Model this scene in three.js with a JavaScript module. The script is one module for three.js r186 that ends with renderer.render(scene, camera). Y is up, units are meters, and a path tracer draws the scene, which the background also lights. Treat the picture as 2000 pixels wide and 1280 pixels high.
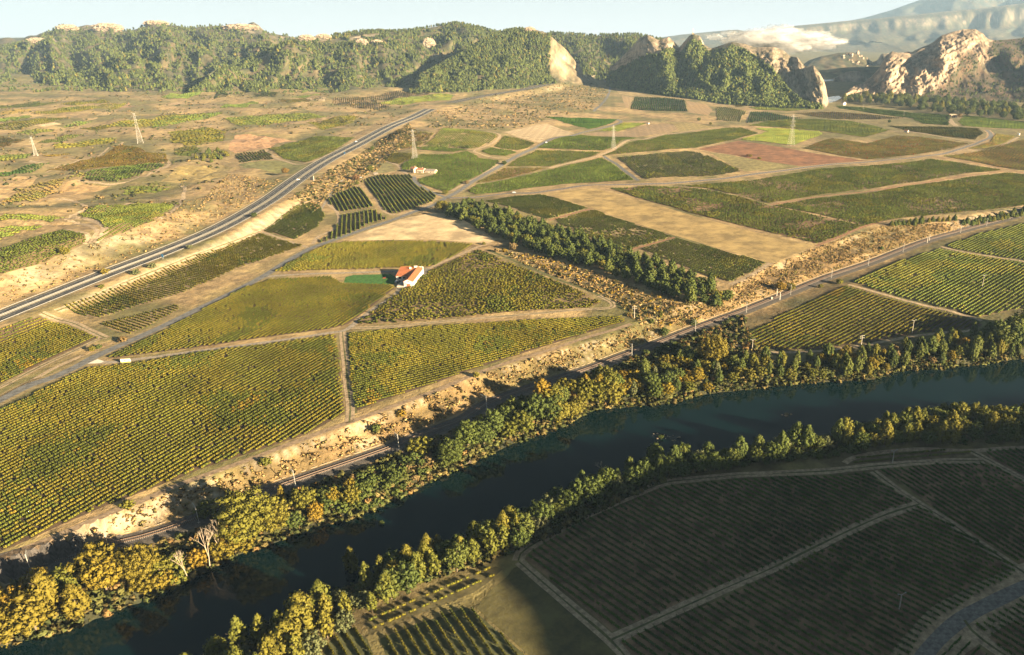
import * as THREE from 'three';
import { mergeGeometries } from 'three/addons/utils/BufferGeometryUtils.js';
import { createNoise2D, createNoise3D } from 'simplex-noise';

// ------------------------------------------------------------------ camera, sky, sun, exposure
const scene = new THREE.Scene();
const F = 1437, CX = 1190, CY = 640, PITCH = Math.atan(580 / F), EYE = 170;   // the lens, and the eye 170 m above the terrace
const camera = new THREE.PerspectiveCamera(2 * Math.atan(640 / F) * 180 / Math.PI, 2000 / 1280, 1, 40000);
camera.position.set(0, EYE, 0);
camera.rotation.set(-PITCH, 0, 0);
camera.setViewOffset(2000, 1280, -190, 0, 2000, 1280);
camera.updateProjectionMatrix();
camera.updateMatrixWorld(true);

const SUN_EL = 14.5 * Math.PI / 180, SUN_AZ = 32 * Math.PI / 180;             // low evening sun from the right and a little behind
const toSun = new THREE.Vector3(Math.cos(SUN_EL) * Math.cos(SUN_AZ), Math.sin(SUN_EL), Math.cos(SUN_EL) * Math.sin(SUN_AZ));
const sun = new THREE.DirectionalLight(new THREE.Color().setRGB(1, 0.76, 0.46), 4.9);
sun.position.copy(toSun).multiplyScalar(3000).add(new THREE.Vector3(0, 0, -600));
sun.target.position.set(0, 0, -600);
sun.castShadow = true;
sun.shadow.mapSize.set(4096, 4096);
Object.assign(sun.shadow.camera, { left: -2200, right: 2200, top: 1200, bottom: -1200, near: 10, far: 9000 });
scene.add(sun, sun.target);

// A clear, slightly hazy evening sky, computed for every direction: pale at the horizon, bluer above, warmer towards the sun.
function skyTexture() {
  const W = 512, Hh = 256, d = new Float32Array(W * Hh * 4);
  for (let r = 0; r < Hh; r++) {
    const up = ((r + 0.5) / Hh - 0.5) * Math.PI, y = Math.sin(up);
    for (let c = 0; c < W; c++) {
      const az = ((c + 0.5) / W - 0.5) * 2 * Math.PI, x = Math.cos(az) * Math.cos(up), z = Math.sin(az) * Math.cos(up);
      const cs = x * toSun.x + y * toSun.y + z * toSun.z, e = Math.max(y, 0);
      const hz = Math.exp(-e * 8), glow = Math.pow(Math.max(0, cs), 6) * (0.35 + hz * 0.4);
      const o = (r * W + c) * 4;
      d[o] = 0.08 + 1.17 * hz + 0.75 * glow;
      d[o + 1] = 0.125 + 1.13 * hz + 0.52 * glow;
      d[o + 2] = 0.165 + 1.08 * hz + 0.28 * glow;
      d[o + 3] = 1;
    }
  }
  const t = new THREE.DataTexture(d, W, Hh, THREE.RGBAFormat, THREE.FloatType);
  t.mapping = THREE.EquirectangularReflectionMapping;
  t.magFilter = t.minFilter = THREE.LinearFilter;
  t.needsUpdate = true;
  return t;
}
const SKY = 0.15;
scene.background = skyTexture();
scene.environment = scene.background;
scene.backgroundIntensity = SKY;
scene.environmentIntensity = SKY;
scene.fog = new THREE.FogExp2(new THREE.Color().setRGB(0.42, 0.66, 1), 0.00005);

const renderer = new THREE.WebGLRenderer({ antialias: true });
renderer.toneMapping = THREE.LinearToneMapping;
renderer.toneMappingExposure = 5.6;
renderer.shadowMap.enabled = true;

// ------------------------------------------------------------------ helpers
let seedState = 12345;
const seed = (n) => { seedState = n; };
const rnd = () => { seedState = (seedState + 0x6d2b79f5) | 0; let t = Math.imul(seedState ^ (seedState >>> 15), 1 | seedState); t = (t + Math.imul(t ^ (t >>> 7), 61 | t)) ^ t; return ((t ^ (t >>> 14)) >>> 0) / 4294967296; };
const rr = (a, b) => a + (b - a) * rnd();
const pick = (a) => a[Math.floor(rnd() * a.length) % a.length];
const clamp = (x, a = 0, b = 1) => Math.min(b, Math.max(a, x));
const lerp = (a, b, t) => a + (b - a) * t;
const sstep = (a, b, x) => { const t = clamp((x - a) / (b - a)); return t * t * (3 - 2 * t); };
const n2 = createNoise2D(rnd), n3 = createNoise3D(rnd);
const fbm = (x, y, o = 4) => { let s = 0, a = 0.5, f = 1; for (let i = 0; i < o; i++) { s += a * n2(x * f + i * 17.3, y * f - i * 9.1); a *= 0.5; f *= 2.03; } return s; };
const ridged = (x, y, z, o = 4) => { let s = 0, a = 0.5, f = 1; for (let i = 0; i < o; i++) { s += a * (1 - Math.abs(n3(x * f, y * f, z * f + i * 7))); a *= 0.5; f *= 2.1; } return s; };
const names = new Map();
function numbered(name) { const k = names.get(name) || 0; names.set(name, k + 1); return k ? name + '_' + String(k).padStart(3, '0') : name; }
function thing(name, label, category, x = 0, y = 0, z = 0, turn = 0, group) {
  const o = new THREE.Group(); o.name = numbered(name); o.position.set(x, y, z); o.rotation.y = turn;
  o.userData = { label, category }; if (group) o.userData.group = group;
  scene.add(o); return o;
}
function part(name, geo, mat, parent) { const m = new THREE.Mesh(geo, mat); m.name = name; m.castShadow = m.receiveShadow = true; parent.add(m); return m; }
function structure(name, geo, mat, label) { const m = part(numbered(name), geo, mat, scene); m.userData = { kind: 'structure' }; if (label) m.userData.label = label; return m; }
const RGB = (r, g, b) => new THREE.Color().setRGB(r, g, b);
const std = (c, o = {}) => new THREE.MeshStandardMaterial({ color: Array.isArray(c) ? RGB(...c) : c, roughness: 0.95, ...o });

// tiling noise texture (value noise on a torus, several octaves), as a multiplier round 1
function noiseTex(size, cells, lo, hi, stretch = 1, s = 7) {
  seed(s); const grids = []; const oct = 5;
  for (let o = 0; o < oct; o++) { const n = cells << o, m = Math.max(1, Math.round(n / stretch)); const g = []; for (let i = 0; i < n * m; i++) g.push(rnd()); grids.push([n, m, g]); }
  const d = new Uint8Array(size * size * 4);
  for (let y = 0; y < size; y++) for (let x = 0; x < size; x++) {
    let v = 0, a = 0.5, tot = 0;
    for (const [n, m, g] of grids) {
      const fx = x / size * n, fy = y / size * m, ix = Math.floor(fx), iy = Math.floor(fy), u = fx - ix, w = fy - iy, q = (i, j) => g[((j % m) + m) % m * n + ((i % n) + n) % n];
      const us = u * u * (3 - 2 * u), ws = w * w * (3 - 2 * w);
      v += a * lerp(lerp(q(ix, iy), q(ix + 1, iy), us), lerp(q(ix, iy + 1), q(ix + 1, iy + 1), us), ws); tot += a; a *= 0.72;
    }
    v = clamp((v / tot - 0.5) * 2.3 + 0.5);
    const c = Math.round(255 * lerp(lo, hi, v)), o = (y * size + x) * 4; d[o] = d[o + 1] = d[o + 2] = c; d[o + 3] = 255;
  }
  const t = new THREE.DataTexture(d, size, size); t.wrapS = t.wrapT = THREE.RepeatWrapping; t.magFilter = THREE.LinearFilter; t.minFilter = THREE.LinearMipmapLinearFilter; t.needsUpdate = true; return t;
}
const scaled = (t, u, v = u, turn = 0) => { const c = t.clone(); c.repeat.set(1 / u, 1 / v); c.rotation = turn; c.needsUpdate = true; return c; };   // u, v: metres per tile
const TEX = noiseTex(512, 6, 0.45, 1, 1, 3), TEXS = noiseTex(512, 24, 0.5, 1, 12, 5);

// ------------------------------------------------------------------ where things stand: sight lines to ground
const sp = Math.sin(PITCH), cp = Math.cos(PITCH);
function ray(px, py) { const dx = (px - CX) / F, dy = -(py - CY) / F; return [dx, dy * cp - sp, -dy * sp - cp]; }
function atY(px, py, y) { const d = ray(px, py), t = (y - EYE) / d[1]; return [d[0] * t, d[2] * t]; }
const column = (x, z) => CX + F * x / (-z * cp + EYE * sp);

// a line on the ground with a signed distance: + on its far side
function makeLine(pts, extend = true) {
  const p = pts.map((q) => q.slice());
  if (extend) {
    const ex = (a, b) => { const l = Math.hypot(a[0] - b[0], a[1] - b[1]); return a.map((v, i) => i < 2 ? v + (a[i] - b[i]) / l * 2500 : v); };
    p.unshift(ex(p[0], p[1])); p.push(ex(p[p.length - 1], p[p.length - 2]));
  }
  return p;
}
const hit = { d: 0, t: 0, y: 0 };
function near(L, x, z) {
  let best = 1e18, bi = 0, bu = 0, sg = 1;
  for (let i = 0; i < L.length - 1; i++) {
    const a = L[i], b = L[i + 1], ex = b[0] - a[0], ez = b[1] - a[1], qx = x - a[0], qz = z - a[1];
    const u = clamp((qx * ex + qz * ez) / (ex * ex + ez * ez)), rx = qx - u * ex, rz = qz - u * ez, d2 = rx * rx + rz * rz;
    if (d2 < best - 1e-9) { best = d2; bi = i; bu = u; sg = -(ex * qz - ez * qx) >= 0 ? 1 : -1; }
  }
  hit.d = sg * Math.sqrt(best); hit.t = bi + bu; if (L[0].length > 2) hit.y = lerp(L[bi][2], L[bi + 1][2], bu);
  return hit;
}
const onPlane = (pts, y) => makeLine(pts.map(([a, b]) => atY(a, b, y)));
const WATER = -11;
const WL = onPlane([[0, 1266], [77, 1248], [155, 1227], [218, 1199], [306, 1168], [366, 1141], [411, 1115], [457, 1090], [527, 1067], [612, 1032], [700, 1013], [766, 981], [819, 955], [896, 918], [966, 886], [1002, 869], [1079, 844], [1118, 827], [1156, 804], [1227, 797], [1311, 790], [1370, 773], [1465, 762], [1553, 752], [1641, 746], [1704, 744], [1764, 725], [1834, 722], [1926, 712], [2000, 702]], WATER);
const WR = onPlane([[430, 1284], [520, 1224], [600, 1184], [690, 1146], [760, 1116], [850, 1084], [930, 1061], [1000, 1035], [1080, 997], [1150, 964], [1230, 929], [1300, 904], [1370, 894], [1450, 879], [1540, 869], [1620, 857], [1700, 846], [1800, 834], [1900, 824], [2000, 816]], WATER);
const RAIL_Y = -6;
const RW = onPlane([[0, 1125], [70, 1104], [155, 1083], [214, 1064], [281, 1048], [352, 1025], [443, 990], [520, 960], [598, 932], [700, 897], [778, 869], [830, 847], [900, 821], [949, 790], [1037, 757], [1142, 723], [1213, 696], [1300, 664], [1353, 643], [1451, 607], [1529, 576], [1616, 541], [1690, 516], [1810, 470], [1870, 453], [1922, 439], [2000, 419]], RAIL_Y);
const ED = onPlane([[-40, 1122], [21, 1095], [123, 1053], [218, 1012], [316, 973], [387, 944], [485, 910], [598, 868], [700, 831], [826, 781], [907, 749], [1002, 715], [1107, 684], [1180, 662], [1241, 638], [1300, 612], [1370, 592], [1425, 566], [1470, 540], [1507, 520], [1599, 484], [1704, 447], [1757, 436], [1860, 436], [1925, 420], [2000, 408]], 0);
const mwPts = [[-60, 642, 4], [0, 618, 4], [105, 576, 4.4], [211, 534, 5], [316, 494, 5.6], [422, 449, 6.4], [520, 394, 7.4], [577, 353, 8.5], [633, 316, 9.5], [700, 281, 11], [766, 246, 13], [808, 229, 15], [840, 213, 17], [879, 201, 19], [931, 190, 21], [984, 181, 23], [1037, 172, 25], [1096, 157, 28], [1142, 145, 31], [1177, 134, 34]];
const MW = makeLine(mwPts.map(([a, b, y]) => [...atY(a, b, y), y]));

// ------------------------------------------------------------------ the lie of the land
function landBase(x, z) {
  const D = -z, px = column(x, Math.min(z, -60));
  const left = sstep(1500, 700, px);
  let h = Math.max(0, D - 620) * lerp(0.003, 0.0155, left) * (D > 3000 ? 3000 / D : 1);
  h += 16 * Math.exp(-(((x + 215) / 150) ** 2 + ((z + 1190) / 130) ** 2)) + 9 * Math.exp(-(((x - 20) / 120) ** 2 + ((z + 1150) / 60) ** 2));
  const roll = sstep(560, 900, D);
  h += roll * (fbm(x * 0.0032, z * 0.0032, 3) * 7 * lerp(0.5, 1, left));
  return h;
}
function stairs(v, s) { const k = Math.floor(v / s), f = v / s - k; return s * (k + sstep(0.72, 1, f)); }
function land(x, z) {
  const r = near(RW, x, z).d;
  if (r < -8) {
    const wl = near(WL, x, z).d;
    if (wl >= 0) {
      const dr = -r - 8, t = wl / (wl + dr + 1e-6);
      const bank = WATER - 0.4 + 4.2 * sstep(0, 7, wl) + 0.4 * fbm(x * 0.05, z * 0.05, 2);
      return lerp(bank, RAIL_Y, sstep(0.55, 1, t));
    }
    const wr = near(WR, x, z).d;
    if (wr > 0) return WATER - 0.4 - Math.min(2.5, 0.3 * Math.min(-wl, wr));
    const d = -wr;
    return WATER - 0.4 + 4.4 * sstep(0, 9, d) + 0.5 * sstep(20, 60, d) + 0.25 * fbm(x * 0.012, z * 0.012, 2);
  }
  const e = near(ED, x, z).d, base = landBase(x, z);
  if (e < 0) {
    if (r < 6.5) return RAIL_Y;
    const t = (r - 6.5) / (r - 6.5 - e + 1e-6);
    const w = fbm(x * 0.03, z * 0.03, 3) * 0.16;
    const prof = 0.3 * sstep(0.03, 0.17, t + w * 0.5) + 0.3 * t + 0.4 * sstep(0.86, 0.98, t + w * 0.3);
    return lerp(RAIL_Y, base, clamp(prof)) + 0.7 * fbm(x * 0.11, z * 0.11, 3) * sstep(0, 0.1, t) * sstep(1, 0.9, t);
  }
  let h = base;
  if (-z > 230 && x < 500) {
    const m = near(MW, x, z), d = m.d, y = m.y, t = m.t - 1;      // t: index into mwPts
    const plate = 14 * sstep(6.9, 4.2, t);
    if (d > 0) {
      const step = sstep(14, 62, d);
      let s = plate * step;
      if (step > 0 && step < 1) s = lerp(s, stairs(s, 3.4), 0.75);
      const low = lerp(y, h, sstep(14, 52, d));                     // embankment or cutting
      h = plate > 0.01 ? lerp(low, Math.max(h, y) + s, sstep(0, 4, plate)) : low;
      if (d > 60 && -z > 380) {
        const rough = sstep(60, 140, d) * sstep(380, 560, -z);
        const v = fbm(x * 0.0045 + 3, z * 0.0075, 4) * 24 + (x * 0.012 - z * 0.004);
        h += rough * (stairs(v, 3) - v) * 1.2 + rough * fbm(x * 0.005, z * 0.007, 3) * 8;
      }
    } else {
      const ledge = sstep(7.2, 5.2, t) * 0.9;
      const run = lerp(42, 15, ledge);
      h = lerp(y + 0.9 * ledge * sstep(14, 17, -d), h, sstep(16, 16 + run, -d));
    }
    if (Math.abs(d) < 14) h = y;
  }
  return h;
}
// the ground sheet: a grid, finer near the eye
const gx = [], gz = [];
{
  let x = 0, s = 3; const half = [0];
  while (x < 12000) { s = x < 330 ? 3 : Math.min(x < 4200 ? 22 : 400, s * 1.05); x += s; half.push(x); }
  for (let i = half.length - 1; i > 0; i--) gx.push(-half[i]); gx.push(...half);
  let z = -100; s = 3; while (z > -16000) { gz.push(z); s = -z < 620 ? 3 : Math.min(-z < 5200 ? 20 : 500, s * 1.03); z -= s; } gz.push(z);
}
const NX = gx.length, NZ = gz.length, gh = new Float32Array(NX * NZ);
const inView = (x, z) => Math.abs(x) < 1.15 * -z + 330;
for (let j = 0; j < NZ; j++) for (let i = 0; i < NX; i++) gh[j * NX + i] = inView(gx[i], gz[j]) ? land(gx[i], gz[j]) : -6;
const findX = (x) => { let a = 0, b = NX - 1; while (b - a > 1) { const m = (a + b) >> 1; if (gx[m] <= x) a = m; else b = m; } return a; };
const findZ = (z) => { let a = 0, b = NZ - 1; while (b - a > 1) { const m = (a + b) >> 1; if (gz[m] >= z) a = m; else b = m; } return a; };
function ground(x, z) {                                           // the height of the sheet itself; each cell is split from (i+1, j) to (i, j+1)
  const i = findX(x), j = findZ(z), u = clamp((x - gx[i]) / (gx[i + 1] - gx[i])), v = clamp((z - gz[j]) / (gz[j + 1] - gz[j]));
  const a = gh[j * NX + i], b = gh[j * NX + i + 1], c = gh[(j + 1) * NX + i], d = gh[(j + 1) * NX + i + 1];
  return u + v <= 1 ? a + (b - a) * u + (c - a) * v : d + (c - d) * (1 - u) + (b - d) * (1 - v);
}
function at(px, py) {                                              // the point of the ground on a sight line
  const d = ray(px, py); let t = 120, p = t;
  if (d[1] > -0.004) return null;
  for (; t < 9000; p = t, t *= 1.006) if (EYE + d[1] * t < ground(d[0] * t, d[2] * t)) break;
  for (let k = 0; k < 14; k++) { const m = (p + t) / 2; if (EYE + d[1] * m < ground(d[0] * m, d[2] * m)) t = m; else p = m; }
  return [d[0] * t, d[2] * t];
}
const path = (pts) => pts.map(([a, b]) => at(a, b));

// ------------------------------------------------------------------ sheets draped over the ground
function splitTris(tris, lines, axis) {                            // tris: flat [x,z]*3; cut along the lines of one axis (or a slanted key)
  return tris;
}
function clipHalf(poly, f, keepNeg) {
  const out = [];
  for (let i = 0; i < poly.length; i++) {
    const a = poly[i], b = poly[(i + 1) % poly.length], fa = f(a), fb = f(b), ia = keepNeg ? fa <= 0 : fa >= 0, ib = keepNeg ? fb <= 0 : fb >= 0;
    if (ia) out.push(a);
    if (ia !== ib) { const u = fa / (fa - fb); out.push([a[0] + (b[0] - a[0]) * u, a[1] + (b[1] - a[1]) * u]); }
  }
  return out;
}
class Sheet {
  constructor(lift) { this.lift = lift; this.pos = []; this.uv = []; }
  convex(poly) {
    let x0 = 1e9, x1 = -1e9, z0 = 1e9, z1 = -1e9;
    for (const [x, z] of poly) { x0 = Math.min(x0, x); x1 = Math.max(x1, x); z0 = Math.min(z0, z); z1 = Math.max(z1, z); }
    const j0 = findZ(z1), j1 = findZ(z0), i0 = findX(x0), i1 = findX(x1);
    for (let j = j0; j <= j1; j++) {
      let row = clipHalf(poly, (p) => p[1] - gz[j], true); row = clipHalf(row, (p) => gz[j + 1] - p[1], true);
      if (row.length < 3) continue;
      for (let i = i0; i <= i1; i++) {
        let c = clipHalf(row, (p) => gx[i] - p[0], true); c = clipHalf(c, (p) => p[0] - gx[i + 1], true);
        if (c.length < 3) continue;
        const w = gx[i + 1] - gx[i], hgt = gz[j + 1] - gz[j], f = (p) => (p[0] - gx[i]) / w + (p[1] - gz[j]) / hgt - 1;
        for (const neg of [true, false]) { const t = clipHalf(c, f, neg); if (t.length >= 3) this.fan(t); }
      }
    }
  }
  fan(t) {
    for (let k = 1; k < t.length - 1; k++) {
      let a = t[0], b = t[k], c = t[k + 1];
      const ar = (b[0] - a[0]) * (c[1] - a[1]) - (b[1] - a[1]) * (c[0] - a[0]);
      if (Math.abs(ar) < 1e-4) continue;
      if (ar > 0) [b, c] = [c, b];
      for (const p of [a, b, c]) { this.pos.push(p[0], ground(p[0], p[1]) + this.lift, p[1]); this.uv.push(p[0], p[1]); }
    }
  }
  polygon(pts) {
    const c = pts.map(([x, z]) => new THREE.Vector2(x, z));
    for (const f of THREE.ShapeUtils.triangulateShape(c, [])) this.convex(f.map((i) => pts[i]));
    return this;
  }
  strip(line, from, to) {                                          // between two offsets across a line
    const q = offsets(line, from), r = offsets(line, to);
    for (let i = 0; i < line.length - 1; i++) { this.convex([q[i], q[i + 1], r[i + 1]]); this.convex([q[i], r[i + 1], r[i]]); }
    return this;
  }
  build() {
    const g = new THREE.BufferGeometry();
    g.setAttribute('position', new THREE.Float32BufferAttribute(this.pos, 3));
    g.setAttribute('uv', new THREE.Float32BufferAttribute(this.uv, 2));
    g.computeVertexNormals();
    return g;
  }
}
function offsets(line, d) {
  return line.map((p, i) => {
    const a = line[Math.max(0, i - 1)], b = line[Math.min(line.length - 1, i + 1)], l = Math.hypot(b[0] - a[0], b[1] - a[1]) || 1, k = typeof d === 'function' ? d(i / (line.length - 1), p) : d;
    return [p[0] - (b[1] - a[1]) / l * k, p[1] + (b[0] - a[0]) / l * k];
  });
}
function smooth(pts, step = 8) {
  const c = new THREE.CatmullRomCurve3(pts.map(([x, z]) => new THREE.Vector3(x, 0, z)), false, 'centripetal');
  return c.getSpacedPoints(Math.max(2, Math.round(c.getLength() / step))).map((v) => [v.x, v.z]);
}
function inside(poly, x, z) {
  let s = false;
  for (let i = 0, j = poly.length - 1; i < poly.length; j = i++) { const [ax, az] = poly[i], [bx, bz] = poly[j]; if ((az > z) !== (bz > z) && x < (bx - ax) * (z - az) / (bz - az) + ax) s = !s; }
  return s;
}

// ------------------------------------------------------------------ the ground and the river
{
  const pos = new Float32Array(NX * NZ * 3), uv = new Float32Array(NX * NZ * 2), col = new Float32Array(NX * NZ * 3);
  const mix = (a, b, t) => [lerp(a[0], b[0], t), lerp(a[1], b[1], t), lerp(a[2], b[2], t)];
  const DRY = [0.37, 0.265, 0.135], STRAW = [0.5, 0.37, 0.18], GRN = [0.15, 0.15, 0.05], ROCK = [0.45, 0.385, 0.285], RUST = [0.28, 0.19, 0.085], SOIL = [0.17, 0.11, 0.065], DARK = [0.075, 0.07, 0.03];
  for (let j = 0; j < NZ; j++) for (let i = 0; i < NX; i++) {
    const k = j * NX + i, x = gx[i], z = gz[j], h = gh[k];
    pos.set([x, h, z], k * 3); uv.set([x, z], k * 2);
    if (!inView(x, z)) { col.set(GRN, k * 3); continue; }
    const i0 = Math.max(0, i - 1), i1 = Math.min(NX - 1, i + 1), j0 = Math.max(0, j - 1), j1 = Math.min(NZ - 1, j + 1);
    const slope = Math.hypot((gh[j * NX + i1] - gh[j * NX + i0]) / (gx[i1] - gx[i0]), (gh[j1 * NX + i] - gh[j0 * NX + i]) / (gz[j1] - gz[j0]));
    const a = fbm(x * 0.02, z * 0.02, 4), b = fbm(x * 0.006 + 40, z * 0.006, 3);
    const r = near(RW, x, z).d;
    let c;
    if (r < -8) {
      const wl = near(WL, x, z).d, wr = near(WR, x, z).d;
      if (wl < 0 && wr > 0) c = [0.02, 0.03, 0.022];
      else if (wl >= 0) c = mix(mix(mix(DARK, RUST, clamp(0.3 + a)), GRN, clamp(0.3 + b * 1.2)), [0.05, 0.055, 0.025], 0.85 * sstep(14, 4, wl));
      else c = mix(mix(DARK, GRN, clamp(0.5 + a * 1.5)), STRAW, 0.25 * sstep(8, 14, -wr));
    } else {
      const e = near(ED, x, z).d;
      if (e < 0) { c = mix(mix(RUST, STRAW, clamp(0.12 + a * 1.1)), GRN, clamp(0.25 + b * 1.3) * 0.8); c = mix(c, ROCK, sstep(0.6, 0.95, slope + a * 0.6)); }
      else {
        const far = sstep(1500, 2600, -z);
        const lush = -z > 420 && near(MW, x, z).d > 55 ? 0.22 : 0;
        c = mix(mix(DRY, STRAW, clamp(0.5 + a * 1.6)), GRN, clamp(0.22 + lush + b * 2.4 + a * 0.8) * 0.88);
        c = mix(c, GRN, far * 0.6);
        const px = column(x, z);
        if (-z > 1250) c = mix(c, GRN, 0.6 * sstep(1450, 1640, px));
        c = mix(c, ROCK, sstep(0.26, 0.62, slope + a * 0.22) * 0.85);
      }
    }
    col.set(c, k * 3);
  }
  const idx = [];
  for (let j = 0; j < NZ - 1; j++) for (let i = 0; i < NX - 1; i++) {
    if (!inView(gx[i], gz[j]) && !inView(gx[i + 1], gz[j + 1])) continue;
    const a = j * NX + i, b = a + 1, c = a + NX, d = c + 1;
    idx.push(a, b, c, b, d, c);
  }
  const g = new THREE.BufferGeometry();
  g.setAttribute('position', new THREE.BufferAttribute(pos, 3));
  g.setAttribute('uv', new THREE.BufferAttribute(uv, 2));
  g.setAttribute('color', new THREE.BufferAttribute(col, 3));
  g.setIndex(idx); g.computeVertexNormals();
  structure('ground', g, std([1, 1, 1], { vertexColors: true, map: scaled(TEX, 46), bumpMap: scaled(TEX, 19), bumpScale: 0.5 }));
}
{
  const s = new THREE.Shape(), west = WL.slice(), east = WR.slice().reverse();
  [...offsets(west, -14), ...offsets(east, -14)].forEach(([x, z], i) => i ? s.lineTo(x, -z) : s.moveTo(x, -z));
  const g = new THREE.ShapeGeometry(s); g.rotateX(-Math.PI / 2); g.translate(0, WATER, 0);
  const p = g.attributes.position, uv = new Float32Array(p.count * 2); for (let i = 0; i < p.count; i++) uv.set([p.getX(i), p.getZ(i)], i * 2);
  g.setAttribute('uv', new THREE.BufferAttribute(uv, 2));
  structure('river', g, new THREE.MeshPhysicalMaterial({ color: RGB(0.0016, 0.0105, 0.0125), roughness: 0.05, ior: 1.33, specularIntensity: 0.7, bumpMap: scaled(noiseTex(256, 12, 0, 1, 3, 21), 26, 40), bumpScale: 0.02 }));
}

// ------------------------------------------------------------------ fields
const soilMat = new Map();
function soil(c, tex = TEX, size = 23) { const k = c.join() + size + (tex === TEX); if (!soilMat.has(k)) soilMat.set(k, std(c, { map: scaled(tex, size), bumpMap: scaled(TEX, 11), bumpScale: 0.12 })); return soilMat.get(k); }
function field(pts, c, lift = 0.03, tex, size) { const w = path(pts); structure('field', new Sheet(lift).polygon(w).build(), soil(c, tex, size)); return w; }

// one vine bush: a ragged clump of leaves
function leafClump(n, sx, sy, sz, leaf, s, core = 0.62, row = false) {
  seed(s);
  const parts = [];
  const k = new THREE.IcosahedronGeometry(1, 1); k.scale(sx * core, sy * core, sz * core);
  const kp = k.attributes.position, seen = new Map();
  for (let i = 0; i < kp.count; i++) { const key = kp.getX(i).toFixed(3) + kp.getY(i).toFixed(3) + kp.getZ(i).toFixed(3); if (!seen.has(key)) seen.set(key, rr(0.75, 1.2)); const f = seen.get(key); kp.setXYZ(i, kp.getX(i) * f, kp.getY(i) * f, kp.getZ(i) * f); }
  k.computeVertexNormals(); k.deleteAttribute('uv'); parts.push(k);
  const pos = [], nor = [];
  const v = new THREE.Vector3(), u = new THREE.Vector3(), w = new THREE.Vector3();
  for (let i = 0; i < n; i++) {
    v.set(rr(-1, 1), rr(-1, 1), rr(-1, 1)); if (v.length() > 1 || v.length() < 0.3) { i--; continue; }
    v.normalize(); const rad = rr(0.62, 1.08); let cx = v.x * sx * rad; if (row) { v.x *= 0.25; v.normalize(); cx = rr(-1, 1) * sx; }
    const cy = v.y * sy * rad, cz = v.z * sz * rad, L = leaf * rr(0.6, 1.4);
    u.set(rr(-1, 1), rr(-1, 1), rr(-1, 1)).addScaledVector(v, 0.4).normalize(); w.set(rr(-1, 1), rr(-1, 1), rr(-1, 1)).cross(u).normalize();
    const q = [[-1, -0.5], [1, -0.6], [0.9, 0.7], [-0.8, 0.6]].map(([a, b]) => [cx + (u.x * a + w.x * b) * L, cy + (u.y * a + w.y * b) * L, cz + (u.z * a + w.z * b) * L]);
    const nn = [v.x + rr(-0.35, 0.35), v.y * 0.9 + 0.12 + rr(-0.3, 0.3), v.z + rr(-0.35, 0.35)];
    for (const t of [0, 1, 2, 0, 2, 3]) { pos.push(...q[t]); nor.push(...nn); }
  }
  const g = new THREE.BufferGeometry();
  g.setAttribute('position', new THREE.Float32BufferAttribute(pos, 3)); g.setAttribute('normal', new THREE.Float32BufferAttribute(nor, 3));
  parts.push(g);
  return mergeGeometries(parts);
}
const VINE_NEAR = leafClump(60, 0.95, 0.62, 0.29, 0.13, 101, 0.7, true), VINE_MID = leafClump(40, 1.95, 0.66, 0.48, 0.24, 102, 0.75, true), VINE_FAR = leafClump(26, 3.7, 0.64, 0.75, 0.4, 103, 0.75, true), GOBLET = leafClump(34, 1.05, 0.52, 0.95, 0.25, 104, 0.68);
const LEAFY = new THREE.MeshPhysicalMaterial({ color: 0xffffff, roughness: 0.8, specularIntensity: 0.25, side: THREE.DoubleSide });
const TONE = {
  gold: [[0.125, 0.128, 0.018], [0.155, 0.142, 0.02], [0.095, 0.112, 0.018], [0.19, 0.145, 0.02]],
  autumn: [[0.17, 0.14, 0.02], [0.2, 0.14, 0.021], [0.13, 0.13, 0.02], [0.23, 0.125, 0.021]],
  green: [[0.140, 0.171, 0.032], [0.116, 0.152, 0.030], [0.183, 0.189, 0.034], [0.159, 0.165, 0.032]],
  fresh: [[0.128, 0.189, 0.034], [0.152, 0.207, 0.037], [0.110, 0.165, 0.032], [0.183, 0.201, 0.034]],
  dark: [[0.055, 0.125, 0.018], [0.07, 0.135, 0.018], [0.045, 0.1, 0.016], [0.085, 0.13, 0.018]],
  brown: [[0.195, 0.165, 0.043], [0.159, 0.159, 0.039], [0.244, 0.171, 0.049], [0.146, 0.140, 0.037]],
};
let vineCount = 0;
const BARE = [0.135, 0.09, 0.055], RED = [0.25, 0.125, 0.07], TAN = [0.44, 0.32, 0.17], PALE = [0.52, 0.41, 0.26], STRAWY = [0.36, 0.29, 0.12];
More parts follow.
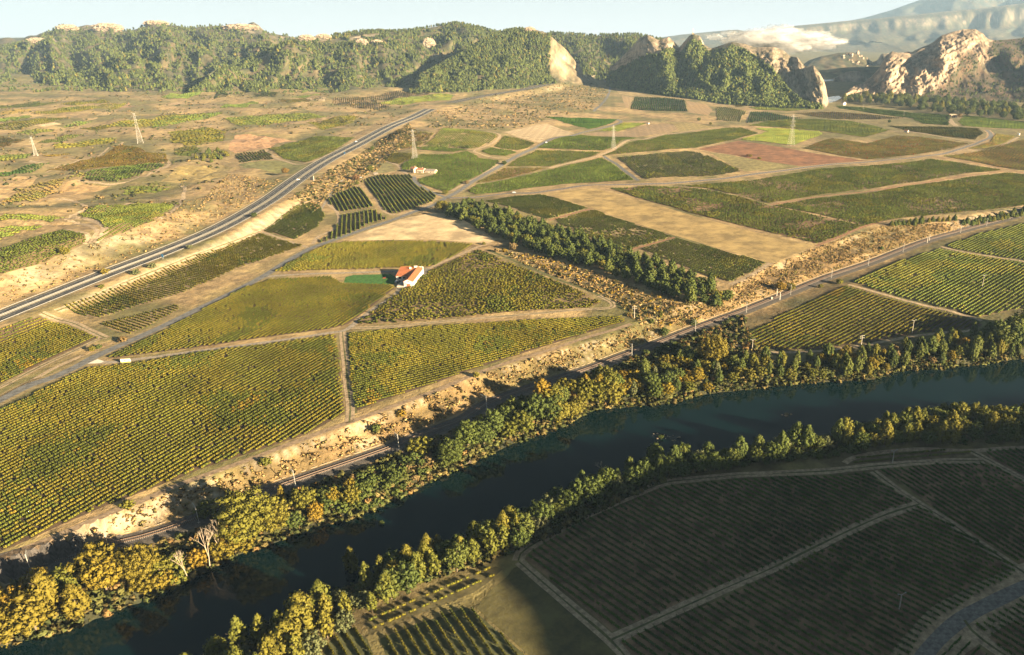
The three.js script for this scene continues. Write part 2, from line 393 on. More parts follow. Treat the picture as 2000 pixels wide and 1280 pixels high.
/* a vineyard: a sheet of soil and the rows of vines on it; dir: two pixels along a row */
function vineyard(label, pts, dir, o = {}) {
  const wd = at(...pts[0]), w = field(pts, o.soil || (wd && wd[1] > -480 ? BARE : [0.22, 0.16, 0.075]), 0.03, o.stripe ? TEXS : TEX, o.stripe ? 30 : 23);
  const a = at(...dir.slice(0, 2)), b = at(...dir.slice(2, 4)), l = Math.hypot(b[0] - a[0], b[1] - a[1]), ux = (b[0] - a[0]) / l, uz = (b[1] - a[1]) / l;
  let s0 = 1e9, s1 = -1e9, t0 = 1e9, t1 = -1e9, D = 0;
  for (const [x, z] of w) { const s = x * ux + z * uz, t = -x * uz + z * ux; s0 = Math.min(s0, s); s1 = Math.max(s1, s); t0 = Math.min(t0, t); t1 = Math.max(t1, t); D += Math.hypot(x, z) / w.length; }
  const gap = o.gap || (D < 520 ? 2.6 : D < 900 ? 2.8 : 3), lod = o.goblet ? 3 : D < 520 ? 0 : D < 900 ? 1 : 2, step = [1.2, 2.8, 5.6, 2.1][lod], geo = [VINE_NEAR, VINE_MID, VINE_FAR, GOBLET][lod];
  const hue = TONE[o.tone || 'green'], M = [], C = [], m = new THREE.Matrix4(), q = new THREE.Quaternion(), e = new THREE.Euler(), turn = -Math.atan2(uz, ux);
  seed(Math.round(a[0] * 31 + a[1] * 7) | 0);
  const ph = rr(0, 99);
  for (let t = t0 + gap * 0.5; t < t1; t += gap) for (let s = s0 + rr(0, step); s < s1; s += step) {
    const jt = o.goblet ? rr(-0.7, 0.7) : rr(-0.1, 0.1), js = o.goblet ? rr(-0.7, 0.7) : rr(-0.3, 0.3), x = (s + js) * ux - (t + jt) * uz, z = (s + js) * uz + (t + jt) * ux;
    if (!inside(w, x, z)) continue;
    const n = fbm(x * 0.012 + ph, z * 0.012, 3), miss = (o.miss || 0.03) + (o.patch || 0) * sstep(0.05, 0.45, fbm(x * 0.011 + ph, z * 0.011 - ph, 2));
    if (rnd() < miss) continue;
    const vig = clamp(0.95 + n * 0.3 + rr(-0.12, 0.14), 0.45, 1.5) * (o.size || 1), y = ground(x, z) + 0.72 * vig;
    m.compose(new THREE.Vector3(x, y, z), q.setFromEuler(e.set(rr(-0.1, 0.1), turn + (o.goblet ? rr(0, 6) : rr(-0.1, 0.1) + (rnd() < 0.5 ? Math.PI : 0)), 0)), new THREE.Vector3(rr(0.95, 1.1), vig, rr(0.85, 1.1) * vig));
    M.push(m.clone());
    const c = hue[Math.floor(clamp((n + 0.45) * 3 + rr(-0.4, 0.4), 0, 3.99))], br = (o.dim || 1) * rr(0.88, 1.12) * clamp(1 + 0.45 * fbm(x * 0.016 - ph, z * 0.016 + ph, 3), 0.75, 1.4);
    C.push(o.reds && rnd() < o.reds ? [0.3, 0.055, 0.02] : [c[0] * br, c[1] * br, c[2] * br]);
  }
  if (!M.length) { console.log('no vines in', label); return w; }
  const im = new THREE.InstancedMesh(geo, LEAFY, M.length), cc = new THREE.Color();
  M.forEach((k, i) => { im.setMatrixAt(i, k); im.setColorAt(i, cc.setRGB(...C[i])); });
  im.name = numbered('vineyard'); im.userData = { kind: 'stuff', label, category: 'vines' }; im.castShadow = im.receiveShadow = true; scene.add(im);
  vineCount += M.length;
  return w;
}
// --- the near terrace between the country road and the railway
vineyard('large golden vineyard with long slanting rows at the lower left, above the railway', [[-70, 836], [0, 803], [60, 774], [120, 744], [172, 720], [250, 713], [400, 688], [550, 670], [655, 655], [662, 700], [668, 760], [672, 808], [600, 848], [480, 888], [390, 917], [300, 953], [215, 985], [120, 1025], [30, 1066], [-50, 1094]], [450, 892, 584, 806], { tone: 'gold', size: 1.02 });
vineyard('orange-tinged vineyard at the left edge between the motorway and the country road', [[-70, 672], [0, 644], [78, 618], [130, 636], [190, 660], [142, 682], [81, 710], [0, 750], [-70, 784]], [20, 735, 160, 670], { tone: 'gold' });
vineyard('long sloping vineyard in a strip below the motorway verge', [[124, 600], [237, 559], [347, 516.5], [508, 457], [592, 481], [560, 491], [480, 518], [350, 574], [260, 600], [190, 622]], [190, 576, 265, 603], { tone: 'gold', dim: 1.5, soil: [0.33, 0.25, 0.13] });
vineyard('small wedge of vines between the grassy band and the country road', [[200, 634], [260, 618], [345, 597], [352, 604], [300, 631], [254, 653], [215, 644]], [215, 640, 254, 653], { tone: 'gold', dim: 1.5, soil: [0.33, 0.25, 0.13] });
vineyard('rounded green vineyard tucked against the motorway bend', [[516, 451], [575, 403], [605, 396], [626, 404], [634, 424], [618, 445], [574, 468]], [520, 450, 575, 468], { tone: 'green', dim: 1.4 });
vineyard('striped vineyard in front of the white farmhouse and its lawn', [[211, 700], [300, 656], [380, 614], [475, 564], [528, 547], [645, 541], [668, 554], [766, 557], [770, 563], [728, 597], [680, 633], [640, 643], [503, 661], [400, 677], [264, 694]], [740, 572, 766, 556], { tone: 'gold' });
vineyard('vineyard behind the white farmhouse, below the stubble field', [[536, 531], [600, 496], [640, 478], [665, 473.5], [840, 471.5], [926, 478], [888, 500], [843, 521], [788, 523], [650, 527]], [740, 524, 784, 500], { tone: 'gold' });
vineyard('patchy bush-trained vineyard right of the white farmhouse', [[692, 633], [776, 573], [842, 528], [931, 490], [949, 494], [1002, 517], [1090, 552], [1142, 573], [1172, 592], [1150, 601], [1002, 609], [826, 627], [720, 634]], [700, 620, 760, 608], { tone: 'gold', dim: 1.3, goblet: true, gap: 2.2, patch: 0.55, soil: [0.28, 0.2, 0.1] });
vineyard('fan-shaped vineyard with near-level rows above the pale railway bluff', [[681, 653], [755, 645], [896, 635], [1072, 624], [1213, 619], [1221, 629], [1177, 641], [1072, 674], [931, 719], [826, 757], [755, 780], [696, 803], [685, 752]], [750, 740, 950, 690], { tone: 'gold' });
// --- between the railway and the river woods
vineyard('vineyard inside the railway curve, nearest the river woods', [[1447, 659], [1520, 621], [1586, 591], [1653, 559], [1712, 577], [1775, 594], [1850, 611], [1920, 634], [1908, 641], [1790, 651], [1700, 668], [1610, 680], [1535, 684], [1477, 682], [1449, 668]], [1530, 680, 1650, 620], { tone: 'gold', gap: 3 });
vineyard('vineyard right of the railway, middle of three beside the line', [[1666, 552], [1745, 516], [1833, 486], [1880, 495], [1940, 505], [2000, 514], [2090, 534], [2090, 600], [2000, 602], [1950, 612], [1915, 620], [1850, 602], [1790, 587], [1715, 567]], [1750, 570, 1830, 530], { tone: 'green', gap: 3 });
vineyard('vineyard right of the railway, topmost of three beside the line', [[1847, 481], [1910, 458], [2000, 437], [2090, 420], [2090, 527], [2000, 508], [1940, 499], [1880, 489]], [1900, 480, 1975, 446], { tone: 'green', gap: 3 });
// --- the shaded right bank
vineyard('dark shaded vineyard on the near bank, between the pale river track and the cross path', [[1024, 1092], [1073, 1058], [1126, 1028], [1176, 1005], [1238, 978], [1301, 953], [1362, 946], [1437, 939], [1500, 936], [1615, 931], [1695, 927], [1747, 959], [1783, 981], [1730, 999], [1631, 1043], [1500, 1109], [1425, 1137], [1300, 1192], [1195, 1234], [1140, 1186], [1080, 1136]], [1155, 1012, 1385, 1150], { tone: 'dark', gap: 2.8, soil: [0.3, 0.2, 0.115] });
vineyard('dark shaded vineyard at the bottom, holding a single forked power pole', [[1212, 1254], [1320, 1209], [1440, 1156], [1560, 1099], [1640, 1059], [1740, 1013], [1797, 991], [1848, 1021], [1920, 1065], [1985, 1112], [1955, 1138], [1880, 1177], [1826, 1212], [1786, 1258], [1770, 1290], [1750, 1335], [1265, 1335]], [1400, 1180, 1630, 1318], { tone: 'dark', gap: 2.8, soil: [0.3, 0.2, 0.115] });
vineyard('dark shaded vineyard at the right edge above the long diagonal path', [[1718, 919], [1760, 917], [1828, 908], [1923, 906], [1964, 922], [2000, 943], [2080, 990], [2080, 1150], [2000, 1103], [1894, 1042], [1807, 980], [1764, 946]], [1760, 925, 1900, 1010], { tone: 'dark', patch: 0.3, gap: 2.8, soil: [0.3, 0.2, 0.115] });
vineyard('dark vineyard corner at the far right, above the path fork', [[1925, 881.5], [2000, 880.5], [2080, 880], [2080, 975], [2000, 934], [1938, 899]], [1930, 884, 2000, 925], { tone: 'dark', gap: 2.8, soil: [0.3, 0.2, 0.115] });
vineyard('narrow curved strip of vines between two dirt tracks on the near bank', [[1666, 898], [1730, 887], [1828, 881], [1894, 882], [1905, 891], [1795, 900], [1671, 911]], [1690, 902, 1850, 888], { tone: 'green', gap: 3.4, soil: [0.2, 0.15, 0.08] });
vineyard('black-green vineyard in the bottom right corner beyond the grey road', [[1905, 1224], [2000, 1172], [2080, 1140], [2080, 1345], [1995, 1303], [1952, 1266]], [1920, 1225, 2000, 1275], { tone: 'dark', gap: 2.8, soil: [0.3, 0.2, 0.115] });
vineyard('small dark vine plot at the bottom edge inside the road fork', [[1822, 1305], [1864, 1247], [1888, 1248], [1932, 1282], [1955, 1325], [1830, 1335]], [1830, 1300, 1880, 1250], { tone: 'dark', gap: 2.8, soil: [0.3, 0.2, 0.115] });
vineyard('strip of sparse autumn vines along the near bank trees', [[712, 1213], [775, 1182], [850, 1152], [925, 1122], [968, 1107], [982, 1112], [953, 1139], [925, 1158], [850, 1188], [775, 1216], [722, 1240]], [850, 1175, 940, 1135], { tone: 'gold', gap: 4.2, miss: 0.3, patch: 0.3, soil: [0.13, 0.115, 0.05] });
vineyard('sunlit yellow vines at the bottom edge beside the dark grass field', [[742, 1248], [825, 1216], [910, 1187], [926, 1194], [950, 1215], [1025, 1280], [1080, 1330], [770, 1330]], [875, 1205, 922, 1275], { tone: 'gold', gap: 3, soil: [0.1, 0.11, 0.04] });
vineyard('little plot of yellow vines at the bottom edge by the bank trees', [[642, 1256], [667, 1234], [687, 1227], [717, 1249], [730, 1282], [748, 1325], [610, 1325]], [690, 1235, 720, 1280], { tone: 'gold', gap: 3, soil: [0.1, 0.11, 0.04] });
field([[1003, 1110], [1018, 1104], [1080, 1151], [1140, 1202], [1190, 1247], [1220, 1285], [1240, 1330], [1085, 1330], [1030, 1278], [954, 1210], [930, 1187], [960, 1152], [990, 1127]], [0.12, 0.11, 0.04], 0.03, TEX, 40);
// --- round the old farm
vineyard('dark striped vineyard in front of the old farm', [[706, 354], [748, 342], [803, 341], [808, 359], [848, 379], [852, 385], [844, 394], [803, 409], [777, 417], [757, 416], [733, 385]], [783, 345, 836, 399], { tone: 'green', gap: 4.2, size: 1.35 });
vineyard('small dark striped vineyard left of the old farm, beside the motorway slope', [[641, 391], [657, 380], [695, 365], [705, 367], [727, 399], [729, 404], [667, 414], [658, 410], [643, 397]], [687, 369, 714, 409], { tone: 'green', gap: 4.2, size: 1.35 });
vineyard('curved striped vineyard above the stubble field', [[668, 421], [731, 410], [757, 428], [722, 436], [700, 450], [655, 467], [617, 476], [641, 462], [656, 445], [663, 430]], [690, 418, 690, 455], { tone: 'green', gap: 4, size: 1.3 });
vineyard('green vineyard wrapped round the old farm up to the country road', [[784, 322], [823, 302], [884, 301.5], [911, 296], [925, 301], [935, 309], [976, 314], [972, 320], [914, 352], [881, 371], [870, 375.5], [821, 359], [816, 350], [854, 339.5], [850, 334], [803, 331], [784, 333]], [830, 320, 900, 306], { tone: 'fresh', goblet: true, gap: 2.6 });
vineyard('small green vineyard left of the lattice pylon by the farm', [[751, 314], [766, 299], [803, 300.5], [805, 309], [781, 320], [764, 318.5]], [770, 310, 800, 303], { tone: 'gold', goblet: true, gap: 2.6 });
vineyard('faded vineyard behind the farm pylon', [[772, 287], [787, 264], [799, 259], [851, 260], [843, 268], [825, 283], [803, 290], [784, 290]], [790, 285, 812, 262], { tone: 'brown', gap: 3.2, miss: 0.15, soil: TAN });
vineyard('striped vineyard on the pale slope behind the old farm', [[829, 283], [850, 266], [866, 251], [905, 253], [965, 262], [972, 266], [963, 274], [929, 290], [884, 289], [854, 287]], [850, 283, 880, 262], { tone: 'green', gap: 3.6, soil: TAN });
vineyard('thin strip of vines under the striped slope', [[814, 289], [834, 286.5], [904, 291.5], [908, 294], [883, 297], [816, 292.5]], [820, 290, 880, 294], { tone: 'fresh', gap: 3 });
vineyard('vine plot between the bend of the farm track and the country road', [[940, 296], [958, 289], [1000, 295], [1010, 298], [988, 305], [960, 303.5]], [945, 296, 990, 304], { tone: 'fresh', goblet: true, gap: 2.6 });
vineyard('vineyard below the pale bare field, left of the country road', [[965, 286], [986, 266], [1012, 271], [1045, 280], [1028, 290], [1008, 294], [980, 290.5]], [970, 284, 1000, 291], { tone: 'green', goblet: true, gap: 2.6 });
vineyard('deep green vineyard under the bend of the upper road', [[1067, 228], [1112, 231], [1160, 232], [1204, 234], [1194, 241], [1150, 252], [1100, 239]], [1080, 232, 1190, 238], { tone: 'dark', gap: 3 });
vineyard('small vineyard right of the upper road bend', [[1170, 255], [1220, 240], [1262, 241.5], [1206, 257]], [1180, 254, 1240, 243], { tone: 'green', gap: 3 });
vineyard('vineyard beside the slim pylon in the middle distance', [[1050, 289], [1080, 275], [1132, 264], [1200, 269], [1243, 270.5], [1200, 287], [1178, 294], [1110, 292]], [1060, 285, 1150, 270], { tone: 'fresh', goblet: true, gap: 2.6 });
vineyard('vineyard in the middle distance below the slim pylon', [[990, 325], [1012, 310], [1048, 294], [1110, 295], [1174, 297.5], [1160, 305], [1100, 318.5], [1072, 326]], [1000, 322, 1080, 300], { tone: 'green', goblet: true, gap: 2.6 });
vineyard('sparse reddish vineyard beside the country road', [[932, 356], [984, 329], [1070, 329], [1020, 341], [976, 352], [928, 358]], [950, 350, 1040, 334], { tone: 'brown', goblet: true, gap: 3, patch: 0.5, soil: [0.27, 0.18, 0.09] });
vineyard('long bright green vineyard between the two country roads', [[912, 374], [932, 361], [980, 354.5], [1040, 340], [1120, 321], [1176, 309], [1200, 322], [1238, 352], [1186, 355], [1100, 360], [1020, 369], [930, 380]], [950, 370, 1150, 330], { tone: 'fresh', goblet: true, gap: 2.5 });
vineyard('long vineyard right of the slim pylon, above the striped plot', [[1176, 305], [1200, 295], [1244, 275.5], [1300, 264], [1420, 250], [1450, 250], [1482, 261], [1438, 271.5], [1360, 289], [1280, 295], [1200, 302]], [1220, 296, 1400, 258], { tone: 'green', goblet: true, gap: 2.6 });
vineyard('finely striped vineyard left of the grassy triangle', [[1206, 309], [1280, 300.5], [1350, 296], [1370, 300], [1416, 319], [1448, 335], [1380, 344.5], [1256, 350]], [1210, 312, 1258, 350], { tone: 'green', dim: 1.6, gap: 3.4, soil: [0.38, 0.29, 0.16] });
vineyard('green vineyard under the tall red-tipped pylon', [[1446, 273], [1484, 263], [1500, 257], [1474, 251], [1520, 251], [1598, 257], [1608, 262], [1583, 271], [1550, 284], [1490, 277]], [1460, 270, 1560, 258], { tone: 'green', dim: 1.15, gap: 3 });
vineyard('green vineyard on the rise behind the tall red-tipped pylon', [[1462, 245.5], [1500, 237], [1544, 233], [1600, 233.5], [1661, 237], [1702, 245.5], [1736, 255], [1710, 261.5], [1687, 268], [1640, 261], [1600, 255.5], [1520, 248.5]], [1480, 244, 1680, 256], { tone: 'green', dim: 1.1, gap: 3 });
vineyard('brown-mottled vineyard right of the ploughed red field', [[1570, 290], [1600, 278], [1624, 271], [1641, 272], [1691, 281], [1752, 265], [1803, 269], [1893, 280.5], [1862, 290], [1783, 303], [1697, 312], [1642, 304.5]], [1650, 300, 1780, 280], { tone: 'brown', goblet: true, gap: 2.8, patch: 0.55, reds: 0.03, soil: [0.25, 0.185, 0.09] });
vineyard('vineyard between the pale track and the grey bend of the road', [[1734, 246], [1803, 248], [1874, 249], [1910, 252], [1919, 261], [1903, 272.5], [1844, 266], [1773, 256]], [1760, 252, 1890, 268], { tone: 'gold', gap: 3 });
vineyard('little vineyard inside the hook of the road at the right', [[1896, 290], [1935, 278], [1946, 262], [1984, 266.5], [1966, 278], [1925, 290.5]], [1910, 288, 1970, 270], { tone: 'brown', gap: 3 });
vineyard('boldly striped bare vineyard at the right edge', [[1843, 305], [1905, 298], [1955, 285], [2000, 273], [2090, 262], [2090, 352], [2000, 333], [1966, 328.5], [1884, 313]], [1905, 318, 1965, 285], { tone: 'brown', gap: 4.2, size: 1.1, soil: [0.2, 0.135, 0.075] });
vineyard('bright green vineyard on the valley floor before the poplar belt', [[1634, 207], [1691, 211], [1783, 221], [1852, 225], [1852, 245], [1803, 242], [1783, 231], [1702, 221], [1641, 212]], [1660, 210, 1840, 236], { tone: 'fresh', gap: 3.2 });
vineyard('bright green vineyard at the right edge before the poplar belt', [[1884, 226], [2000, 240], [2080, 246], [2080, 262], [2000, 252], [1935, 250], [1882, 246], [1874, 238]], [1890, 240, 2000, 246], { tone: 'fresh', gap: 3.2 });
vineyard('brown striped vineyard under the gorge', [[1552, 221], [1600, 219], [1641, 219.5], [1702, 224], [1770, 231], [1702, 233.5], [1641, 233], [1600, 229.5]], [1640, 221, 1640, 232], { tone: 'brown', gap: 4.4, soil: [0.3, 0.22, 0.13] });
vineyard('square striped vineyard on the far terrace below the forest', [[1239, 189.5], [1300, 191], [1337, 195.5], [1343, 218], [1280, 217], [1231, 212.5]], [1290, 192, 1290, 215], { tone: 'dark', gap: 4.4 });
vineyard('small tan striped vineyard left of the pale path', [[1399, 210], [1420, 209.5], [1458, 217.5], [1446, 238], [1401, 235]], [1430, 213, 1418, 235], { tone: 'green', gap: 4.4, soil: TAN });
vineyard('green striped vineyard right of the pale path', [[1465, 218.5], [1500, 219.5], [1540, 228], [1568, 231], [1520, 235], [1459, 240.5]], [1490, 220, 1486, 238], { tone: 'dark', gap: 4.4 });
vineyard('far strip of vines at the foot of the gorge forest', [[1464, 210], [1520, 208.5], [1598, 211.5], [1540, 217.5], [1480, 214.5]], [1470, 211, 1580, 213], { tone: 'green', gap: 3.4 });
vineyard('far olive vine plot at the foot of the gorge forest', [[1422, 200.5], [1466, 201.5], [1456, 207.5], [1440, 209]], [1425, 202, 1460, 205], { tone: 'brown', gap: 3.4 });
// --- right of the pine belt
vineyard('first striped vine plot beside the pine belt', [[948, 394], [1010, 384], [1056, 380.5], [1149, 407], [1070, 429]], [960, 395, 1070, 424], { tone: 'green', dim: 1.35, gap: 3, soil: [0.33, 0.25, 0.135] });
vineyard('second striped vine plot beside the pine belt, thin in the middle', [[1081, 431.5], [1157, 410], [1313, 462], [1219, 490]], [1150, 432, 1250, 462], { tone: 'green', gap: 3, dim: 1.35, patch: 0.5, soil: [0.33, 0.25, 0.135] });
vineyard('third striped vine plot at the end of the pine belt', [[1252, 487.5], [1322, 466], [1493, 513.5], [1480, 525], [1428, 550], [1388, 542]], [1290, 480, 1440, 530], { tone: 'green', dim: 1.35, gap: 3, soil: [0.33, 0.25, 0.135] });
vineyard('broad deep green vineyard along the right country road', [[1332, 364], [1400, 359], [1480, 352], [1600, 330.5], [1702, 324], [1773, 318], [1815, 311], [1864, 317], [1958, 333], [1905, 337], [1823, 350], [1702, 369], [1600, 381], [1500, 397], [1440, 381], [1385, 368]], [1480, 380, 1700, 350], { tone: 'green', goblet: true, gap: 2.5, patch: 0.6, soil: [0.25, 0.18, 0.085] });
vineyard('broad green vineyard below the red dirt path at the right', [[1514, 402], [1600, 388], [1702, 377], [1823, 358], [1905, 345], [1970, 338], [2090, 352], [2090, 392], [2000, 401], [1935, 410], [1864, 416], [1752, 427], [1693, 440], [1600, 419]], [1620, 410, 1850, 372], { tone: 'green', goblet: true, gap: 2.5, patch: 0.5, soil: [0.25, 0.18, 0.085] });
vineyard('gappy vineyard along the upper edge of the long tan field', [[1192, 368], [1260, 364], [1328, 366.5], [1385, 371.5], [1440, 384.5], [1500, 401], [1600, 422], [1688, 441], [1640, 461], [1598, 476], [1480, 449], [1374, 423], [1260, 391]], [1300, 385, 1560, 445], { tone: 'green', goblet: true, gap: 2.6, patch: 0.75, soil: [0.25, 0.16, 0.08] });
// --- left of the motorway
vineyard('shaded vineyard at the left edge above the tan motorway cutting', [[117, 451], [164, 458], [166, 471], [163, 477], [120, 497], [84, 514], [0, 538], [-70, 562], [-70, 508], [0, 488], [70, 464]], [40, 500, 120, 470], { tone: 'green', goblet: true, gap: 2.4 });
vineyard('rounded green vineyard above the motorway cutting, ringed by a pale track', [[154, 420], [170, 411], [214, 402], [269, 399], [331, 398], [339, 404], [321, 419], [298, 433], [250, 451], [192, 471], [207, 448], [196, 434]], [190, 440, 300, 405], { tone: 'green', gap: 2.8 });
vineyard('narrow terrace of vines at the left edge under a dry slope', [[-40, 424], [0, 422.5], [105, 420], [122, 426], [98, 437], [79, 430], [0, 433], [-40, 434]], [10, 430, 90, 424], { tone: 'green', gap: 3 });
vineyard('lower terrace of vines at the left edge, half in shade', [[-40, 450], [0, 446], [79, 442], [79, 446], [42, 453], [0, 469], [-40, 480]], [5, 460, 60, 447], { tone: 'green', gap: 3 });
vineyard('bright striped vineyard on the left slope beside the curved dirt bank', [[158, 350], [199, 331], [305, 321], [326, 323], [269, 344], [228, 355], [189, 353.5]], [200, 350, 225, 332], { tone: 'fresh', gap: 3.4, size: 1.2 });
vineyard('ochre vineyard on the left slope under the tall pylon', [[92, 334], [126, 324], [171, 313], [228, 286], [269, 288], [284, 297], [323, 301], [328, 318], [305, 318.5], [199, 327.5]], [150, 325, 280, 300], { tone: 'autumn', goblet: true, gap: 2.8, soil: [0.3, 0.2, 0.09] });
vineyard('thin straw-coloured vineyard at the far left between bare fields', [[0, 395], [36, 372], [75, 358], [126, 349], [162, 338], [171, 340], [126, 352.5], [72, 393]], [30, 390, 110, 352], { tone: 'brown', gap: 3.2, miss: 0.2, soil: [0.3, 0.22, 0.1] });
vineyard('tiny striped vineyard under the pink bare field', [[459, 302], [517, 293], [537, 311], [470, 318.5]], [480, 301, 500, 316], { tone: 'green', gap: 4, soil: [0.28, 0.2, 0.1] });
vineyard('vineyard half in the shade of the motorway embankment', [[523, 291], [581, 277.5], [612, 268], [692, 269], [648, 297], [627, 307], [600, 317], [555, 311]], [540, 300, 640, 275], { tone: 'green', goblet: true, gap: 2.8, soil: [0.26, 0.2, 0.1] });
vineyard('far green vine plot left of the motorway', [[429, 211], [437, 205.5], [490, 197.5], [506, 201], [475, 210.5]], [435, 209, 490, 200], { tone: 'fresh', gap: 3.4 });
vineyard('far green vine strip under the tan field by the hill', [[316, 190], [405, 178], [419, 177], [373, 189.5], [346, 193]], [330, 190, 400, 180], { tone: 'fresh', gap: 3.4 });
vineyard('far tan striped vineyard left of the motorway cutting', [[647, 200], [653, 190.5], [748, 184], [838, 174], [840, 183.5], [800, 189], [736, 196.5], [738, 203], [766, 210], [734, 215], [690, 211]], [720, 190, 722, 212], { tone: 'brown', gap: 4.6, soil: [0.34, 0.25, 0.14] });
vineyard('far green vineyard beside the motorway cutting', [[743, 201], [798, 190.5], [873, 184], [886, 187], [877, 196], [791, 205], [746, 203.5]], [760, 200, 860, 188], { tone: 'green', gap: 3.4 });
vineyard('far green terrace of vines below the wooded knoll', [[897, 172], [966, 152], [1084, 142], [1023, 161], [949, 168.5]], [920, 168, 1060, 146], { tone: 'green', gap: 3.6 });
vineyard('far striped terrace at the forest foot', [[872, 158], [931, 147], [943, 148.5], [896, 159.5]], [880, 158, 930, 149], { tone: 'dark', gap: 4.6, soil: TAN });
vineyard('olive terrace of vines beside the left pylon', [[102, 282], [153, 279], [230, 270], [216, 279], [126, 290], [111, 290]], [110, 286, 210, 274], { tone: 'gold', gap: 3.4, soil: [0.27, 0.2, 0.09] });
vineyard('olive terrace of vines behind the tall left pylon', [[205, 247], [270, 234], [350, 225], [405, 223], [370, 236], [318, 246], [251, 248.5]], [220, 246, 380, 228], { tone: 'gold', gap: 3.6, soil: [0.27, 0.21, 0.09] });
vineyard('long olive terrace of vines far left', [[64, 222], [117, 211], [216, 203.5], [247, 199], [230, 212], [144, 219.5]], [80, 220, 220, 205], { tone: 'gold', gap: 3.6, soil: [0.27, 0.21, 0.09] });
// --- more terraced plots on the slope left of the motorway
for (const [what, pts, tone, dir] of [
  ['narrow green terrace under the yellow field at the far left edge', [[-30, 234], [0, 232], [54, 226], [59, 229], [36, 235], [0, 238]], 'fresh'],
  ['olive terrace below the narrow green one at the far left edge', [[-30, 246], [0, 244], [75, 232.5], [126, 230.5], [115, 235], [84, 242], [45, 253], [0, 254]], 'gold'],
  ['dark green terrace above the smaller left pylon', [[29, 260], [63, 253.5], [104, 253.5], [101, 258], [59, 264]], 'green'],
  ['brownish plot at the left edge behind the smaller left pylon', [[-30, 268], [0, 267], [47, 274.5], [27, 282], [0, 290]], 'brown'],
  ['green plot just right of the smaller left pylon’s top', [[72, 280], [108, 269.5], [162, 262], [149, 269], [115, 278]], 'green'],
  ['small green terrace in the middle of the left slope', [[122, 249], [149, 237.5], [180, 238.5], [153, 246]], 'fresh'],
  ['small olive terrace left of the tall forked pylon', [[153, 251], [207, 244.5], [225, 247], [180, 255]], 'gold'],
  ['ochre strip of vines below the smaller left pylon', [[84, 305], [158, 293.5], [140, 300], [101, 307]], 'autumn'],
  ['green strip at the left edge under the smaller left pylon', [[-30, 308], [0, 305], [59, 301.5], [54, 309], [0, 316]], 'green'],
  ['shady green plot above the bare field at the left edge', [[-30, 343], [0, 339], [54, 323.5], [97, 319.5], [75, 331], [0, 347]], 'dark'],
  ['broad bright plot right of the tall forked pylon', [[300, 237], [374, 224.5], [431, 220.5], [424, 226], [363, 239], [321, 247], [300, 249]], 'fresh'],
  ['far green plot under the forest edge, left of the valley road', [[494, 184], [543, 180.5], [536, 189.5], [498, 189]], 'green'],
  ['far brown plot left of the tan striped vineyard', [[543, 195], [595, 192.5], [606, 197], [564, 203]], 'brown'],
  ['far bright strip above the brown plot under the forest', [[568, 190], [616, 184.5], [629, 185.5], [595, 191]], 'fresh'],
  ['far bright plot right of the tan field by the hill', [[422, 180.5], [437, 177], [446, 186], [418, 194]], 'fresh'],
  ['wide olive plot in the middle of the left slope, left of the pink bare field', [[330, 258], [400, 248], [440, 256], [432, 276], [370, 290], [335, 278]], 'gold'],
  ['green plot above the small pine grove left of the motorway', [[340, 292], [376, 286], [392, 294], [372, 306], [345, 304]], 'green'],
  ['far green plot under the long mountain, at the left', [[0, 206], [70, 199], [110, 202], [60, 209], [0, 212]], 'green'],
  ['far olive plot under the long mountain, right of the first', [[120, 204], [200, 195], [214, 199], [150, 207]], 'gold'],
  ['broad green plot far left of the pink bare field', [[440, 232], [520, 224], [600, 222], [640, 228], [560, 238], [470, 246]], 'green'],
  ['olive plot between the pink field and the motorway cutting', [[600, 240], [660, 228], [700, 226], [690, 240], [630, 254]], 'gold'],
  ['green terrace left of the yellowish stubble field', [[238, 368], [300, 358], [330, 364], [300, 378], [240, 384]], 'green'],
]) vineyard(what, pts, [...pts[0].map((v) => v + 1), pts[2][0], pts[2][1]], { tone, gap: 3.4, miss: 0.12, dim: 0.74, soil: [0.27, 0.22, 0.105] });
for (const [pts, c] of [[[[597, 191.5], [637, 190.5], [634, 198], [604, 196]], PALE], [[[43, 319], [59, 312.5], [90, 316.5], [79, 318.5]], PALE], [[[60, 245], [100, 239], [120, 242], [90, 248]], PALE], [[[160, 232], [190, 229], [186, 233], [165, 236]], TAN], [[[480, 220], [560, 212], [590, 216], [520, 226]], [0.36, 0.27, 0.14]], [[[520, 238], [600, 230], [640, 236], [560, 246]], [0.34, 0.25, 0.13]]]) field(pts, c);
// --- bare and stubble fields
field([[682, 470], [700, 456], [760, 434], [800, 424], [845, 416], [868, 417], [905, 430], [945, 452], [968, 470], [955, 475], [930, 474], [840, 468]], [0.72, 0.56, 0.34], 0.03, TEX, 90);
field([[984, 258], [1048, 243.5], [1068, 241.5], [1080, 246], [1122, 260], [1054, 279], [1012, 268.5]], PALE);
field([[1140, 262], [1166, 258], [1206, 260], [1264, 242.5], [1315, 242], [1322, 254], [1290, 262], [1245, 268], [1180, 265.5]], [0.36, 0.26, 0.15]);
field([[1364, 291], [1400, 284], [1442, 275], [1490, 282], [1540, 289.5], [1600, 301.5], [1651, 308], [1690, 313.5], [1640, 318], [1560, 324.5], [1500, 316], [1420, 300.5]], [0.27, 0.125, 0.06], 0.03, TEX, 60);
field([[1386, 298], [1420, 302], [1480, 312.5], [1540, 325], [1500, 331], [1456, 335.5], [1420, 318]], [0.3, 0.26, 0.1]);
field([[1066, 379], [1110, 371.5], [1165, 368], [1260, 394.5], [1374, 427], [1480, 455], [1592, 480], [1515, 512], [1499, 511.5], [1400, 483.5], [1322, 461.5], [1156, 406.5]], [0.42, 0.31, 0.13], 0.03, TEX, 70);
field([[1290, 236.5], [1340, 238.5], [1396, 248], [1350, 255.5], [1328, 258], [1320, 246]], STRAWY);
